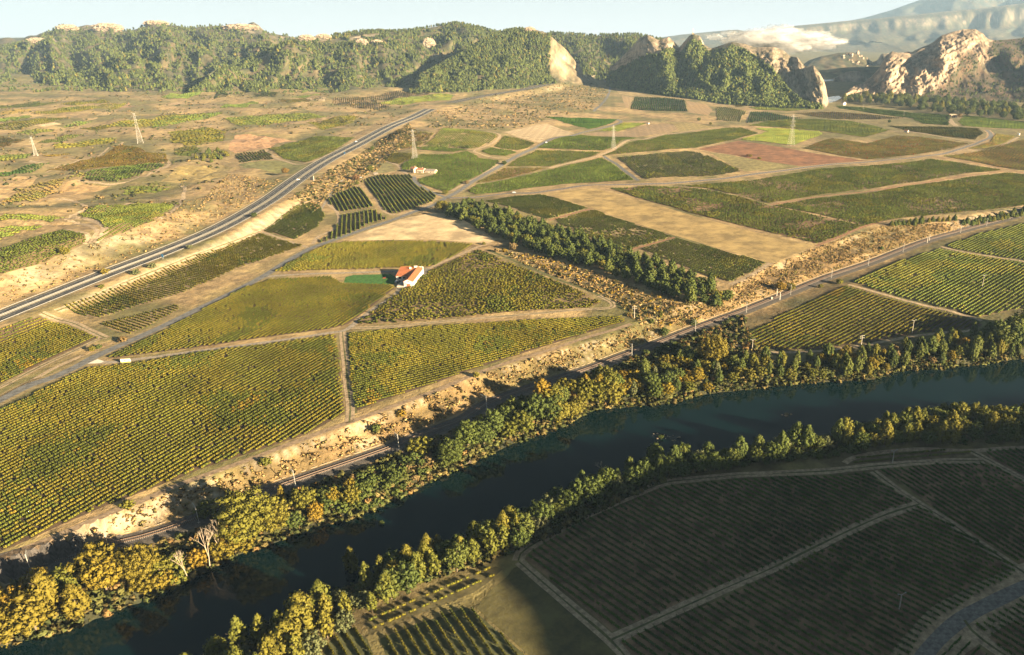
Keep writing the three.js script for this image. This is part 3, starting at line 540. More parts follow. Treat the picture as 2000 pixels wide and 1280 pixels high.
field([[1266, 170], [1284, 178], [1340, 184.5], [1400, 190], [1426, 195], [1400, 199.5], [1360, 194], [1300, 189.5], [1284, 187]], [0.42, 0.32, 0.16]);
field([[1200, 170], [1222, 170], [1240, 180], [1270, 186], [1236, 188], [1210, 184]], [0.42, 0.32, 0.16], 0.03, TEX, 60);
field([[1340, 196.5], [1380, 204.5], [1392, 214], [1384, 226], [1346, 220]], [0.4, 0.28, 0.15]);
field([[1214, 187], [1236, 190], [1228, 212], [1222, 210]], [0.42, 0.3, 0.16]);
field([[-60, 362], [0, 353], [90, 341.5], [102, 343.5], [63, 359], [36, 369.5], [0, 390], [-60, 420]], [0.48, 0.34, 0.17]);
field([[74, 395], [126, 357.5], [152, 350.5], [149, 356], [180, 362], [218, 363.5], [189, 374.5], [108, 387.5]], [0.45, 0.31, 0.15], 0.03, TEX, 40);
field([[313, 355], [342, 327.5], [370, 321.5], [405, 325], [447, 336], [443, 346.5], [405, 355], [342, 357.5]], [0.36, 0.28, 0.11], 0.03, TEX, 36);
field([[446, 291], [458, 264.5], [479, 261.5], [511, 266], [553, 271], [580, 275.5], [521, 290], [458, 299.5]], [0.44, 0.27, 0.15]);
field([[465, 321.5], [538, 313.5], [585, 319.5], [598, 325], [570, 341], [532, 336.5], [479, 328.5]], [0.22, 0.22, 0.075]);
field([[0, 218.5], [20, 214], [60, 213], [45, 221], [0, 224]], [0.42, 0.3, 0.06]);
field([[189, 227], [199, 219.5], [230, 215], [216, 222]], [0.46, 0.34, 0.18]);
field([[233, 213], [250, 198.5], [264, 207.5]], [0.4, 0.25, 0.15]);
field([[320, 188], [412, 168], [419, 175], [340, 188]], [0.46, 0.31, 0.17]);
field([[302, 205], [345, 200], [362, 201], [330, 206]], [0.48, 0.34, 0.2]);
field([[776, 158], [798, 155.5], [846, 165], [801, 169.5]], [0.42, 0.32, 0.15]);
field([[729, 339], [748, 319], [765, 321], [772, 333], [750, 338]], [0.24, 0.22, 0.09]);
// the farmhouse lawn and yard
structure('lawn', new Sheet(0.05).polygon(path([[671, 552], [675, 541], [690, 537.5], [762, 535.5], [771, 540], [773, 548], [768, 556], [700, 554]])).build(), soil([0.045, 0.17, 0.02], TEX, 9));
structure('courtyard', new Sheet(0.04).polygon(path([[770, 533], [786, 526], [842, 523], [830, 545], [812, 562], [795, 567], [773, 568], [775, 552]])).build(), soil([0.3, 0.27, 0.22], TEX, 9));

// ------------------------------------------------------------------ roads, tracks, railway
const ASPH = std([0.06, 0.066, 0.078], { map: scaled(TEX, 9), roughness: 0.85 }), OLDASPH = std([0.18, 0.19, 0.205], { map: scaled(TEX, 9), roughness: 0.9 }), DIRT = std([0.46, 0.36, 0.24], { map: scaled(TEX, 7), bumpMap: scaled(TEX, 3), bumpScale: 0.06 }), GRAVEL = std([0.36, 0.32, 0.27], { map: scaled(TEX, 6) }), REDDIRT = std([0.36, 0.2, 0.11], { map: scaled(TEX, 7) }), GRASSY = std([0.13, 0.14, 0.045], { map: scaled(TEX, 8) }), PAINT = std([0.6, 0.6, 0.58], { roughness: 0.7 });
function road(name, pts, width, mat, lift = 0.07, step = 4) {
  const l = smooth(path(pts), step), w = (t, p) => width / 2 * (1 + 0.1 * n2(p[0] * 0.03, p[1] * 0.03));
  const s = new Sheet(lift), q = offsets(l, (t, p) => -w(t, p)), r = offsets(l, (t, p) => w(t, p));
  for (let i = 0; i < l.length - 1; i++) { s.convex([q[i], q[i + 1], r[i + 1]]); s.convex([q[i], r[i + 1], r[i]]); }
  structure(name, s.build(), mat);
  if (mat === DIRT && pts[0][1] > 560 && width > 3.3) {                                             // the green middle of a track between its ruts
    const c = new Sheet(lift + 0.03); for (let i = 0; i < l.length - 1; i++) { const k = 0.36 + 0.22 * n2(l[i][0] * 0.03, l[i][1] * 0.03); if (k > 0.16) c.strip([l[i], l[i + 1]], -k, k); }
    structure('track_grass', c.build(), GRASSY);
  }
  return l;
}
const countryRoad = [[-70, 818], [0, 782], [60, 752], [102, 738], [150, 716], [183, 698], [250, 668], [317, 638], [380, 607], [430, 583], [512, 541], [560, 511], [609, 484], [640, 473], [700, 452], [758, 433], [803, 416], [846, 401], [872, 386], [911, 363], [945, 342], [990, 316], [1024, 298], [1060, 280], [1110, 266], [1150, 256], [1196, 245], [1213, 238], [1206, 233]];
road('grass_verge', countryRoad, 12, std([0.3, 0.24, 0.12], { map: scaled(TEX, 9) }), 0.05);
road('country_road', countryRoad, 6, OLDASPH, 0.09);
road('country_road', [[1160, 218], [1178, 200], [1188, 186], [1191, 165], [1177, 151], [1188, 139], [1213, 132]], 6.5, OLDASPH, 0.09);
const rightRoad = [[872, 387], [930, 385], [994, 378], [1040, 377], [1092, 370], [1150, 362], [1200, 361], [1300, 358.5], [1380, 352], [1460, 342], [1540, 332], [1600, 324], [1702, 316], [1783, 308], [1823, 303], [1874, 291.5], [1915, 277], [1933, 269], [1935, 261], [1927, 254]];
road('grass_verge', rightRoad, 13, std([0.42, 0.3, 0.17], { map: scaled(TEX, 9) }), 0.05);
road('country_road', rightRoad, 6.2, OLDASPH, 0.09);
road('gravel_track', [[516, 541], [560, 537.5], [600, 535.5], [700, 532.5], [760, 530.5], [782, 529]], 3.6, GRAVEL);
road('gravel_track', [[783, 566], [762, 583], [730, 604], [700, 626], [672, 646], [640, 651], [550, 665], [450, 678], [350, 691], [260, 703], [215, 708], [178, 706]], 3.6, GRAVEL);
road('gravel_track', [[838, 525], [860, 514], [900, 497], [940, 480], [960, 475]], 3.6, DIRT);
road('dirt_track', [[669, 648], [670, 665], [674, 700], [679, 750], [684, 800], [682, 826]], 4.2, DIRT, 0.06);
road('grass_strip', [[675, 652], [682, 700], [688, 750], [692, 808]], 2.2, GRASSY, 0.05);
road('dirt_track', [[684, 641], [755, 639], [826, 632], [950, 621], [1050, 612.5], [1120, 606], [1172, 603], [1195, 601], [1196, 592], [1170, 578]], 4, DIRT, 0.06);
road('grass_strip', [[952, 488], [1005, 510], [1090, 546], [1150, 568], [1200, 592], [1228, 612]], 3, GRASSY, 0.05);
road('dirt_track', [[-40, 1108], [21, 1082], [88, 1057], [151, 1030], [218, 1001], [281, 977], [337, 952], [422, 921], [492, 896], [563, 869], [633, 843], [700, 819], [770, 793], [850, 764], [931, 730], [1010, 703], [1072, 684], [1150, 658], [1200, 644], [1232, 633]], 3.4, std([0.36, 0.27, 0.18], { map: scaled(TEX, 7) }), 0.06);
road('dirt_track', [[1012, 1096], [1016, 1083], [1030, 1071], [1072, 1046], [1125, 1016], [1180, 991], [1240, 966], [1300, 943], [1362, 936], [1437, 929], [1500, 926], [1615, 920.5], [1700, 912], [1780, 905], [1850, 901], [1921, 901]], 4.6, DIRT);
road('dirt_track', [[1195, 1250], [1300, 1202], [1425, 1146], [1500, 1114], [1631, 1050], [1730, 1006], [1797, 985]], 4.4, DIRT);
road('dirt_track', [[1014, 1098], [1060, 1138], [1120, 1189], [1186, 1245], [1225, 1287], [1252, 1325]], 4, DIRT, 0.065);
road('dirt_track', [[1706, 921], [1749, 953], [1797, 985], [1850, 1017], [1900, 1053], [1990, 1112], [2060, 1160]], 4, DIRT, 0.08);
road('dirt_verge', [[2080, 1118], [2000, 1150], [1943, 1177], [1888, 1206], [1846, 1238], [1812, 1276], [1785, 1330]], 17, std([0.46, 0.36, 0.23], { map: scaled(TEX, 9) }), 0.05);
road('grey_road', [[2080, 1116], [2000, 1148], [1943, 1175], [1884, 1206], [1844, 1238], [1808, 1278], [1780, 1330]], 5, std([0.22, 0.215, 0.2], { map: scaled(TEX, 6) }), 0.1);
road('dirt_track', [[1884, 1212], [1900, 1234], [1950, 1272], [2000, 1302], [2060, 1330]], 4.5, DIRT, 0.08);
road('dirt_track', [[1896, 881], [1912, 889], [1936, 902], [1970, 920], [2020, 948]], 4, DIRT, 0.08);
road('dirt_track', [[2060, 874], [1980, 875], [1896, 881], [1800, 878], [1722, 884], [1664, 896], [1650, 905]], 3, DIRT, 0.06);
road('dirt_track', [[1657, 556], [1715, 572], [1780, 590], [1850, 606], [1918, 627]], 3.6, DIRT);
road('dirt_track', [[1838, 482], [1880, 492], [1940, 502], [2000, 511], [2080, 529]], 3.6, DIRT);
road('dirt_track', [[1436, 658], [1434, 668], [1446, 679], [1475, 688], [1535, 689], [1610, 685], [1700, 673], [1790, 656], [1910, 644]], 3, DIRT);
road('dirt_track', [[110, 608], [180, 581], [237, 554.5], [347, 511.5], [430, 480.5], [510, 451], [555, 420], [585, 399], [602, 391]], 4, DIRT);
road('dirt_track', [[512, 453], [560, 470], [602, 484]], 3, DIRT);
road('dirt_track', [[80, 611], [130, 628], [178, 648], [206, 661]], 5, DIRT);
road('dirt_track', [[-60, 786], [0, 757], [81, 715], [142, 687], [196, 662], [208, 660]], 3.4, DIRT);
road('farm_road', [[-60, 800], [0, 775], [60, 745], [100, 722], [160, 695]], 3, DIRT, 0.05);
road('dirt_track', [[1505, 400], [1600, 384.5], [1702, 373], [1823, 354], [1905, 340.5], [1962, 334]], 3.4, REDDIRT);
road('dirt_track', [[1072, 431], [1153, 408.5]], 3.4, REDDIRT);
road('dirt_track', [[1217, 492], [1318, 464]], 3.4, REDDIRT);
road('dirt_track', [[1426, 556], [1455, 545], [1490, 524], [1503, 514]], 4.5, DIRT);
road('dirt_track', [[1594, 480.5], [1640, 463], [1690, 442], [1722, 433]], 3.5, REDDIRT);
road('farm_road', [[871, 386], [850, 378], [830, 368], [812, 356], [808, 345]], 4.5, OLDASPH);
road('dirt_track', [[868, 341], [830, 342], [808, 344], [790, 337], [779, 325], [770, 320], [750, 314]], 4, DIRT);
road('dirt_track', [[882, 373], [914, 355], [978, 316]], 3.5, DIRT);
road('dirt_track', [[1000, 310], [960, 307], [936, 300], [926, 295], [945, 287], [966, 277], [976, 267], [972, 261], [950, 256]], 4, DIRT);
road('dirt_track', [[1072, 328], [1110, 319], [1160, 307], [1178, 301], [1200, 291], [1242, 273], [1290, 264], [1330, 259], [1400, 250]], 5, DIRT);
road('farm_road', [[1180, 305], [1202, 319], [1225, 337], [1247, 353]], 5, OLDASPH);
road('dirt_track', [[110, 389], [140, 392], [158, 399], [166, 409], [152, 416], [138, 424], [130, 430]], 4, DIRT);
road('dirt_track', [[142, 424], [170, 428], [194, 436], [204, 447], [200, 458], [184, 474]], 5.5, DIRT);
road('dirt_track', [[130, 431], [160, 438], [182, 445], [190, 454], [180, 468], [174, 475]], 3.6, DIRT);
road('dirt_track', [[122, 449], [150, 453], [168, 456], [172, 466], [166, 477]], 3.6, DIRT);
road('dirt_track', [[200, 400], [240, 401], [300, 397], [338, 397], [346, 403], [336, 413], [312, 428]], 3.6, DIRT);
road('dirt_track', [[346, 404], [354, 392], [358, 380], [360, 366], [352, 359]], 3.6, DIRT);
road('dirt_track', [[152, 352], [189, 357], [228, 359], [269, 347], [326, 325], [330, 318], [316, 309], [326, 301]], 4, DIRT);
road('dirt_track', [[90, 337], [160, 312], [205, 295], [240, 278]], 3.6, DIRT);
road('dirt_track', [[519, 292], [540, 310], [560, 316], [588, 321], [620, 313]], 4, DIRT);
road('dirt_track', [[690, 269], [612, 266]], 3, DIRT);
road('dirt_track', [[621, 418], [655, 366], [668, 352]], 2.8, GRAVEL);
road('dirt_track', [[610, 477], [622, 462], [648, 450], [662, 430], [656, 412], [642, 400], [641, 388], [660, 376]], 3.4, DIRT);
road('dirt_track', [[733, 386], [757, 417], [778, 420], [803, 413], [846, 398]], 3.4, DIRT, 0.06);
road('dirt_track', [[1460, 240], [1466, 216]], 6, DIRT);
road('dirt_track', [[1234, 201.5], [1342, 206]], 4, DIRT);
road('dirt_track', [[1700, 245], [1738, 256], [1773, 257], [1844, 268], [1906, 277]], 5, DIRT);
road('dirt_track', [[1868, 246], [1860, 240], [1854, 232]], 10, DIRT);
road('dirt_track', [[1826, 302], [1872, 295], [1925, 293], [1966, 281], [1990, 268]], 5, DIRT);
road('dirt_track', [[1820, 306], [1884, 315], [1966, 331], [2080, 356]], 4, REDDIRT);

// the motorway: two carriageways, verges, a median, lines, barriers
{
  const l = smooth(path(mwPts.map(([a, b]) => [a, b]).filter(([a]) => a <= 850)).concat([]), 9), l2 = smooth(path(mwPts.map(([a, b]) => [a, b]).filter(([a]) => a >= 875)), 12);
  for (const m of [l, l2]) {
    const near0 = m === l ? 0.72 : 1.05, W = (k) => (t) => k * lerp(near0, 1.05, t);
    structure('motorway_verge', new Sheet(0.05).strip(m, W(-13.4), W(13.4)).build(), std([0.28, 0.235, 0.14], { map: scaled(TEX, 9) }));
    for (const s of [-1, 1]) {
      structure('motorway', new Sheet(0.09).strip(m, W(s * 1.7), W(s * 12.2)).build(), ASPH);
      const p = new Sheet(0.12);
      p.strip(m, W(s * 2.3), W(s * 2.6)); p.strip(m, W(s * 9.5), W(s * 9.8));
      for (let i = 0; i < m.length - 1; i += 2) { const k = s * lerp(near0, 1.05, i / m.length); p.strip([m[i], m[i + 1]], k * 5.85, k * 6.05); }
      structure('road_marking', p.build(), PAINT);
    }
  }
}
// the railway: ballast, sleepers, two rails, a cable trough
const railLine = smooth(RW.slice(1, -1), 6);
const railAt = (() => { const c = [0]; for (let i = 1; i < railLine.length; i++) c.push(c[i - 1] + Math.hypot(railLine[i][0] - railLine[i - 1][0], railLine[i][1] - railLine[i - 1][1])); return (s) => { let i = 0; while (i < c.length - 2 && c[i + 1] < s) i++; const u = clamp((s - c[i]) / (c[i + 1] - c[i]), -9, 9), a = railLine[i], b = railLine[i + 1], L = Math.hypot(b[0] - a[0], b[1] - a[1]); return { x: lerp(a[0], b[0], u), z: lerp(a[1], b[1], u), ux: (b[0] - a[0]) / L, uz: (b[1] - a[1]) / L, len: c[c.length - 1] }; }; })();
{
  structure('ballast', new Sheet(0.06).strip(railLine, -4.2, 4.2).build(), std([0.12, 0.11, 0.105], { map: scaled(TEX, 3), bumpMap: scaled(TEX, 1.3), bumpScale: 0.15 }));
  structure('railway_path', new Sheet(0.05).strip(railLine, 4.2, 6.4).build(), std([0.15, 0.135, 0.115], { map: scaled(TEX, 5) }));
  const track = thing('railway_track', 'single railway track on dark ballast curving along the river bluff', 'railway');
  const prism = (off, w, y0, y1) => { const a = offsets(railLine, off - w / 2), b = offsets(railLine, off + w / 2), P = [], I = []; a.forEach((p, i) => P.push(p[0], y0, p[1], p[0], y1, p[1], b[i][0], y1, b[i][1], b[i][0], y0, b[i][1])); for (let i = 0; i < a.length - 1; i++) for (let k = 0; k < 3; k++) { const o = i * 4 + k; I.push(o, o + 1, o + 5, o, o + 5, o + 4); } const g = new THREE.BufferGeometry(); g.setAttribute('position', new THREE.Float32BufferAttribute(P, 3)); g.setIndex(I); g.computeVertexNormals(); return g; };
  const steel = std([0.13, 0.085, 0.06], { metalness: 0.2, roughness: 0.6 });
  for (const s of [-0.84, 0.84]) part('rail', prism(s, 0.17, RAIL_Y + 0.25, RAIL_Y + 0.5), steel, track);
  const L = railAt(0).len, N = Math.floor(Math.min(L, 900) / 0.62), box = new THREE.BoxGeometry(2.7, 0.2, 0.27), im = new THREE.InstancedMesh(box, std([0.2, 0.19, 0.18]), N), m = new THREE.Matrix4(), e = new THREE.Euler(), q = new THREE.Quaternion();
  for (let i = 0; i < N; i++) { const p = railAt(i * 0.62); im.setMatrixAt(i, m.compose(new THREE.Vector3(p.x, RAIL_Y + 0.2, p.z), q.setFromEuler(e.set(0, -Math.atan2(p.uz, p.ux) + Math.PI / 2, 0)), new THREE.Vector3(1, 1, 1))); }
  im.name = 'sleepers'; im.userData.kind = 'stuff'; track.add(im);
  const tr = thing('cable_trough', 'pale concrete cable trough running beside the railway track', 'cable trough');
  part('cover', prism(-5.3, 0.4, RAIL_Y - 0.1, RAIL_Y + 0.28), std([0.26, 0.21, 0.15]), tr);
}

// ------------------------------------------------------------------ hills: each a grid from its foot up over its crest and down behind
const along = (pts, k) => (px) => { if (px <= pts[0][0]) return pts[0][k]; for (let i = 1; i < pts.length; i++) if (px <= pts[i][0]) { const a = pts[i - 1], b = pts[i], u = (px - a[0]) / (b[0] - a[0]), t = k === 1 ? u : u * u * (3 - 2 * u); return lerp(a[k], b[k], t); } return pts[pts.length - 1][k]; };
/* crest: [column, row]; reach: [column, distance of the foot, distance of the crest]; ends taper to the ground */
function hill(name, label, crest, reach, o = {}) {
  const c0 = crest[0][0], c1 = crest[crest.length - 1][0], fy = along(crest, 1), f0 = along(reach, 1), f1 = along(reach, 2);
  const NU = Math.max(24, Math.round((c1 - c0) / (o.du || 5))), NT = o.nt || 44, back = o.back || 1.5, P = [], C = [], I = [], S = o.seed || 1, amp = o.amp || 14;
  const pt = (u, t) => {
    const px = lerp(c0, c1, u), D1 = f1(px), D0 = f0(px), end = sstep(0, o.taper ?? 0.06, u) * sstep(1, 1 - (o.taper ?? 0.06), u);
    const wob = fbm(px * 0.008 + S * 5, t * 1.1, 3);
    let D = lerp(D0, D1, t) + wob * (D1 - D0) * 0.22 * Math.sin(Math.PI * Math.min(t, 1));
    const d = ray(px, fy(px)), yc = EYE + D1 * d[1] / -d[2], g0 = Math.max(-4, ground((px - CX) / F * (D0 * cp + 60), -D0));
    let s = t <= 1 ? (o.shape ? o.shape(t, u) : t * 0.4 + sstep(0.04, 1, t) * 0.6) : 1 - 0.75 * sstep(1, back, t) * (t - 1) / (back - 1);
    const mask = t < 1 ? Math.sin(Math.PI * t) : sstep(1, 1.2, t);
    const spur = fbm(px * (o.wave || 0.0065) + S * 11 + t * 0.6, S + t * 1.1, 3);
    let y = g0 - 3 + (yc - g0 + 3) * s * (0.02 + 0.98 * end) + mask * amp * spur * 1.6 * end;
    let x = 0, z = -D; 
    const rock = o.rock ? o.rock(px, t, spur) : 0; let crack = 0;
    if (rock > 0 || o.crag) {
      const k = (o.cragBase || 0) + (1 - (o.cragBase || 0)) * rock, a = px * 0.8 + y * 0.9, b = y * 0.75 - px * 0.55, n = ridged(a * 0.012, b * 0.045, S, 4) - 0.62, st = ridged(a * 0.016 + 7, b * 0.06, S + 9, 4) - 0.6;
      const fine = ridged(px * 0.09, y * 0.07, S + 3, 3) - 0.55; const sl = (b + 9 * n3(px * 0.02, y * 0.02, S + 40)) / 15, saw = sl - Math.floor(sl), ledge = saw < 0.8 ? saw / 0.8 : (1 - saw) / 0.2; crack = st + fine * 0.5 + (ledge - 0.5) * 0.28;
      y += (o.crag || 10) * k * (n * 0.55 + fine * 0.4) * Math.max(0.12, mask); z += (o.crag || 10) * k * (st * 0.8 + fine * 0.7 - (o.crag > 12 ? (ledge - 0.5) * 0.55 : 0)) * mask;
    }
    const dep = -z * cp + (EYE - y) * sp; x = (px - CX) / F * dep;
    return [x, y, z, rock, spur, px, crack];
  };
  const G = [];
  for (let j = 0; j <= NT; j++) for (let i = 0; i <= NU; i++) {
    const t = j / NT * back, p = pt(i / NU, t); G.push(p); P.push(p[0], p[1], p[2]);
  }
  for (let j = 0; j < NT; j++) for (let i = 0; i < NU; i++) { const a = j * (NU + 1) + i, b = a + 1, c = a + NU + 1, d = c + 1; I.push(a, b, c, b, d, c); }
  const g = new THREE.BufferGeometry(); g.setAttribute('position', new THREE.Float32BufferAttribute(P, 3)); g.setIndex(I); g.computeVertexNormals();
  const nrm = g.attributes.normal, base = o.base || [0.075, 0.085, 0.035], dry = o.dry || [0.2, 0.15, 0.08], rockC = o.rockC || [0.6, 0.51, 0.4];
  for (let k = 0; k < G.length; k++) {
    const [x, y, z, rock, spur, px, crack] = G[k], steep = 1 - nrm.getY(k), n = fbm(x * 0.018, y * 0.03 + z * 0.01, 4);
    const dd = clamp((o.dryness ?? 0.35) + n * 1.2), r = clamp(rock * 1.25 + (o.cragBase ? 0 : 0) - sstep(0.62, 0.2, steep) * (o.ledge ?? 0.9) * rock + n * 0.35 * rock - 0.75 * sstep(0.02, -0.12, crack) * rock * (o.ledge ?? 0));
    const c = [0, 1, 2].map((i) => lerp(lerp(base[i], dry[i], dd), rockC[i] * (0.8 + 0.5 * clamp(0.5 + n)), r)); C.push(...c);
  }
  g.setAttribute('color', new THREE.Float32BufferAttribute(C, 3));
  const uv = new Float32Array(G.length * 2); G.forEach((p, k) => uv.set([p[0] + p[2] * 0.3, p[1] * 1.5 + p[2]], k * 2)); g.setAttribute('uv', new THREE.BufferAttribute(uv, 2));
  const m = structure(name, g, std([1, 1, 1], { vertexColors: true, map: scaled(TEX, o.tile || 90), bumpMap: scaled(TEX, (o.tile || 90) * 0.4), bumpScale: o.bump ?? 1.2 }), label);
  return { pt, back, NU, name, m, c0, c1 };
}
const band = (a, b, x, s = 12) => sstep(a - s, a, x) * sstep(b + s, b, x);
const HILLS = {};
hill('hills', 'dark low hills at the far left under the sky', [[-220, 80], [-60, 76], [0, 75.5], [60, 74], [110, 72], [160, 76], [300, 90]], [[-220, 3600, 4600], [300, 3600, 4600]], { seed: 3, base: [0.06, 0.075, 0.035], dryness: 0.1 });
HILLS.left = hill('hills', 'long wooded mountain at the upper left with pale rock along its crest', [[-260, 120], [-120, 104], [-20, 96], [30, 86], [70, 78], [92, 64], [118, 50], [142, 54], [165, 56], [215, 55], [232, 63], [262, 58], [290, 49], [310, 46], [345, 50], [368, 55], [400, 52], [430, 50], [460, 53], [500, 61], [570, 72], [620, 80], [760, 110]], [[-260, 2200, 3500], [0, 2080, 3500], [300, 2000, 3400], [480, 2050, 3300], [760, 2300, 3400]], { seed: 5, amp: 46, crag: 9, nt: 60, taper: 0.03, rock: (px, t, s) => clamp(1.5 * sstep(0.8, 0.93, t + s * 0.3) * (band(100, 240, px) + band(270, 330, px) + band(390, 580, px)) + sstep(0.62, 0.75, t) * sstep(0.86, 0.72, t) * band(60, 150, px)) * clamp(0.35 + n2(px * 0.07, t * 9) * 1.1 + s) });
HILLS.mid = hill('hills', 'wooded ridge in the upper middle with small rock outcrops', [[370, 172], [420, 150], [470, 124], [520, 102], [560, 83], [600, 74], [640, 71], [680, 66], [710, 62], [760, 63], [800, 60], [850, 52], [890, 46], [920, 50], [950, 58], [980, 64], [1010, 72], [1060, 90], [1100, 120]], [[370, 1960, 2100], [500, 1980, 2450], [700, 2080, 2750], [860, 2300, 3000], [1100, 2450, 3100]], { seed: 8, amp: 34, crag: 8, nt: 60, taper: 0.04, rock: (px, t, s) => clamp(sstep(0.86, 0.95, t) * band(565, 640, px) + sstep(0.74, 0.8, t) * sstep(0.92, 0.86, t) * band(690, 745, px)) });
HILLS.behind = hill('hills', 'wooded hill behind the road gap', [[1020, 84], [1060, 63], [1100, 66], [1150, 70], [1200, 69], [1245, 68], [1290, 78], [1330, 92]], [[1020, 2650, 3300], [1330, 2550, 3100]], { seed: 12, amp: 10 });
HILLS.knoll = hill('hills', 'rounded wooded knoll with a bare pale slope on its right', [[800, 166], [830, 146], [870, 124], [905, 104], [940, 84], [970, 67], [1000, 60], [1035, 58], [1060, 63], [1080, 74], [1100, 94], [1126, 122], [1150, 142]], [[800, 2020, 2150], [900, 2050, 2350], [1000, 2150, 2500], [1150, 2350, 2500]], { seed: 15, wave: 0.009, amp: 18, crag: 7, rock: (px, t) => Math.max(sstep(1068, 1084, px) * sstep(0.12, 0.3, t), 0.9 * sstep(0.88, 0.96, t) * band(1032, 1062, px)), rockC: [0.44, 0.345, 0.235] });
HILLS.gorge = hill('hills', 'craggy limestone ridge falling to the gorge, forest at its foot', [[1186, 134], [1206, 120], [1222, 104], [1238, 88], [1250, 73], [1266, 68], [1286, 78], [1306, 72], [1317, 82], [1327, 93], [1337, 81], [1346, 70], [1354, 66], [1367, 70], [1376, 88], [1390, 95], [1410, 88], [1430, 82], [1455, 86], [1478, 94], [1498, 92], [1510, 91], [1530, 98], [1544, 110], [1558, 112], [1570, 128], [1580, 132], [1589, 127], [1600, 141], [1609, 158], [1614, 176], [1618, 196]], [[1186, 2350, 2480], [1300, 2060, 2360], [1420, 1860, 2300], [1520, 1780, 2200], [1618, 1730, 1920]], { seed: 21, wave: 0.009, du: 2.2, nt: 90, amp: 6, crag: 15, cragScale: 1.6, taper: 0.008, ledge: 0.6, rock: (px, t, s) => { const low = lerp(0.62, 0.86, sstep(1240, 1380, px)) * (px > 1440 ? lerp(1, 0.16, sstep(1440, 1600, px)) : 1); return sstep(low - 0.05, low + 0.06, t + s * 0.12) * (1 - 0.85 * band(1380, 1440, px, 8)); }, rockC: [0.6, 0.47, 0.35], tile: 30, bump: 2.5, dry: [0.2, 0.17, 0.1] });
HILLS.rock = hill('rocky_hill', 'large rocky mountain at the right with slanting pale limestone slabs', [[1640, 192], [1662, 176], [1685, 164], [1702, 150], [1718, 132], [1730, 110], [1742, 104], [1780, 104], [1800, 93], [1822, 84], [1838, 70], [1862, 62], [1882, 57], [1905, 57], [1918, 64], [1930, 77], [1945, 79], [1970, 77], [2000, 74], [2060, 68], [2160, 58], [2300, 64]], [[1640, 1900, 2000], [1720, 1920, 2350], [1880, 1900, 2600], [2000, 1880, 2700], [2300, 1850, 2700]], { seed: 33, wave: 0.009, du: 1.7, nt: 150, amp: 10, crag: 20, cragBase: 0.25, cragScale: 1.4, taper: 0.02, ledge: 0.5, rock: (px, t, s) => { const edge = lerp(1800, 1940, t) + s * 60; return sstep(edge + 10, edge - 16, px) * sstep(0.03, 0.1, t) + (px > edge ? 0.5 * sstep(0.18, 0.4, s) : 0); }, rockC: [0.56, 0.43, 0.31], base: [0.07, 0.07, 0.035], dry: [0.17, 0.11, 0.065], dryness: 0.5, tile: 34, bump: 2.5 });
HILLS.town = hill('hills', 'small hazy hill with the village beyond the gorge', [[1560, 132], [1580, 118], [1605, 110], [1640, 103], [1665, 102], [1690, 110], [1704, 122], [1714, 118], [1722, 105], [1736, 104], [1748, 116], [1775, 136]], [[1560, 3350, 3700], [1775, 3250, 3600]], { seed: 41, amp: 7, crag: 8, du: 3, rock: (px, t) => 0.8 * band(1712, 1745, px, 8) * sstep(0.3, 0.6, t) });
hill('hills', 'far plateau with a long band of pale cliffs at the upper right', [[1300, 86], [1380, 74], [1470, 62], [1555, 50], [1600, 46], [1650, 41], [1720, 35], [1800, 27], [1850, 22], [1900, 18], [1950, 12], [2000, 6], [2200, -14], [2320, -10]], [[1300, 6500, 9800], [1650, 6200, 9600], [2320, 6000, 9200]], { seed: 51, amp: 12, crag: 3, nt: 80, taper: 0.04, du: 3.5, shape: (t) => 0.62 * Math.pow(t, 1.5) + 0.38 * sstep(0.8, 0.95, t), rock: (px, t, s) => clamp(sstep(0.84, 0.86, t) * sstep(0.915, 0.9, t) + 0.9 * sstep(0.95, 0.965, t) * sstep(1.01, 0.99, t)) * clamp(0.62 + 0.7 * n2(px * 0.1, t * 6) + 0.5 * n2(px * 0.03, 4)), base: [0.07, 0.09, 0.05], rockC: [0.6, 0.5, 0.38] });
hill('hills', 'far blue mountain rising out of the top right corner', [[1580, 52], [1640, 44], [1690, 34], [1740, 20], [1790, 2], [1830, -12], [1900, -28], [2050, -30], [2200, -14], [2340, 0]], [[1580, 10500, 13500], [2340, 10500, 13500]], { seed: 61, amp: 40, base: [0.06, 0.08, 0.05] });
hill('hills', 'far pale hills in the haze behind the gorge crag', [[880, 84], [1000, 76], [1100, 79], [1200, 82], [1270, 76], [1330, 68], [1400, 61], [1440, 58], [1500, 68], [1600, 78], [1700, 86]], [[880, 8600, 10400], [1700, 8600, 10400]], { seed: 71, amp: 24 });
hill('hills', 'far low hills in the haze behind the wooded ridge', [[640, 74], [700, 62], [740, 58], [775, 62], [830, 68], [900, 80]], [[640, 4200, 5000], [900, 4200, 5000]], { seed: 73, amp: 12 });
hill('hills', 'pale gravel heap on the far river flat', [[1626, 154], [1640, 147], [1652, 141], [1668, 138], [1678, 139], [1688, 146], [1696, 152]], [[1626, 2680, 2720], [1696, 2680, 2720]], { seed: 77, amp: 1, rock: () => 1, rockC: [0.42, 0.36, 0.3], nt: 16, du: 2 });
hill('hills', 'low wooded rise on the far side of the gorge river', [[1560, 150], [1600, 138], [1650, 132], [1700, 130], [1760, 128], [1800, 132]], [[1560, 2800, 3000], [1800, 2800, 3000]], { seed: 79, amp: 4, base: [0.05, 0.07, 0.035], dryness: 0.05 });
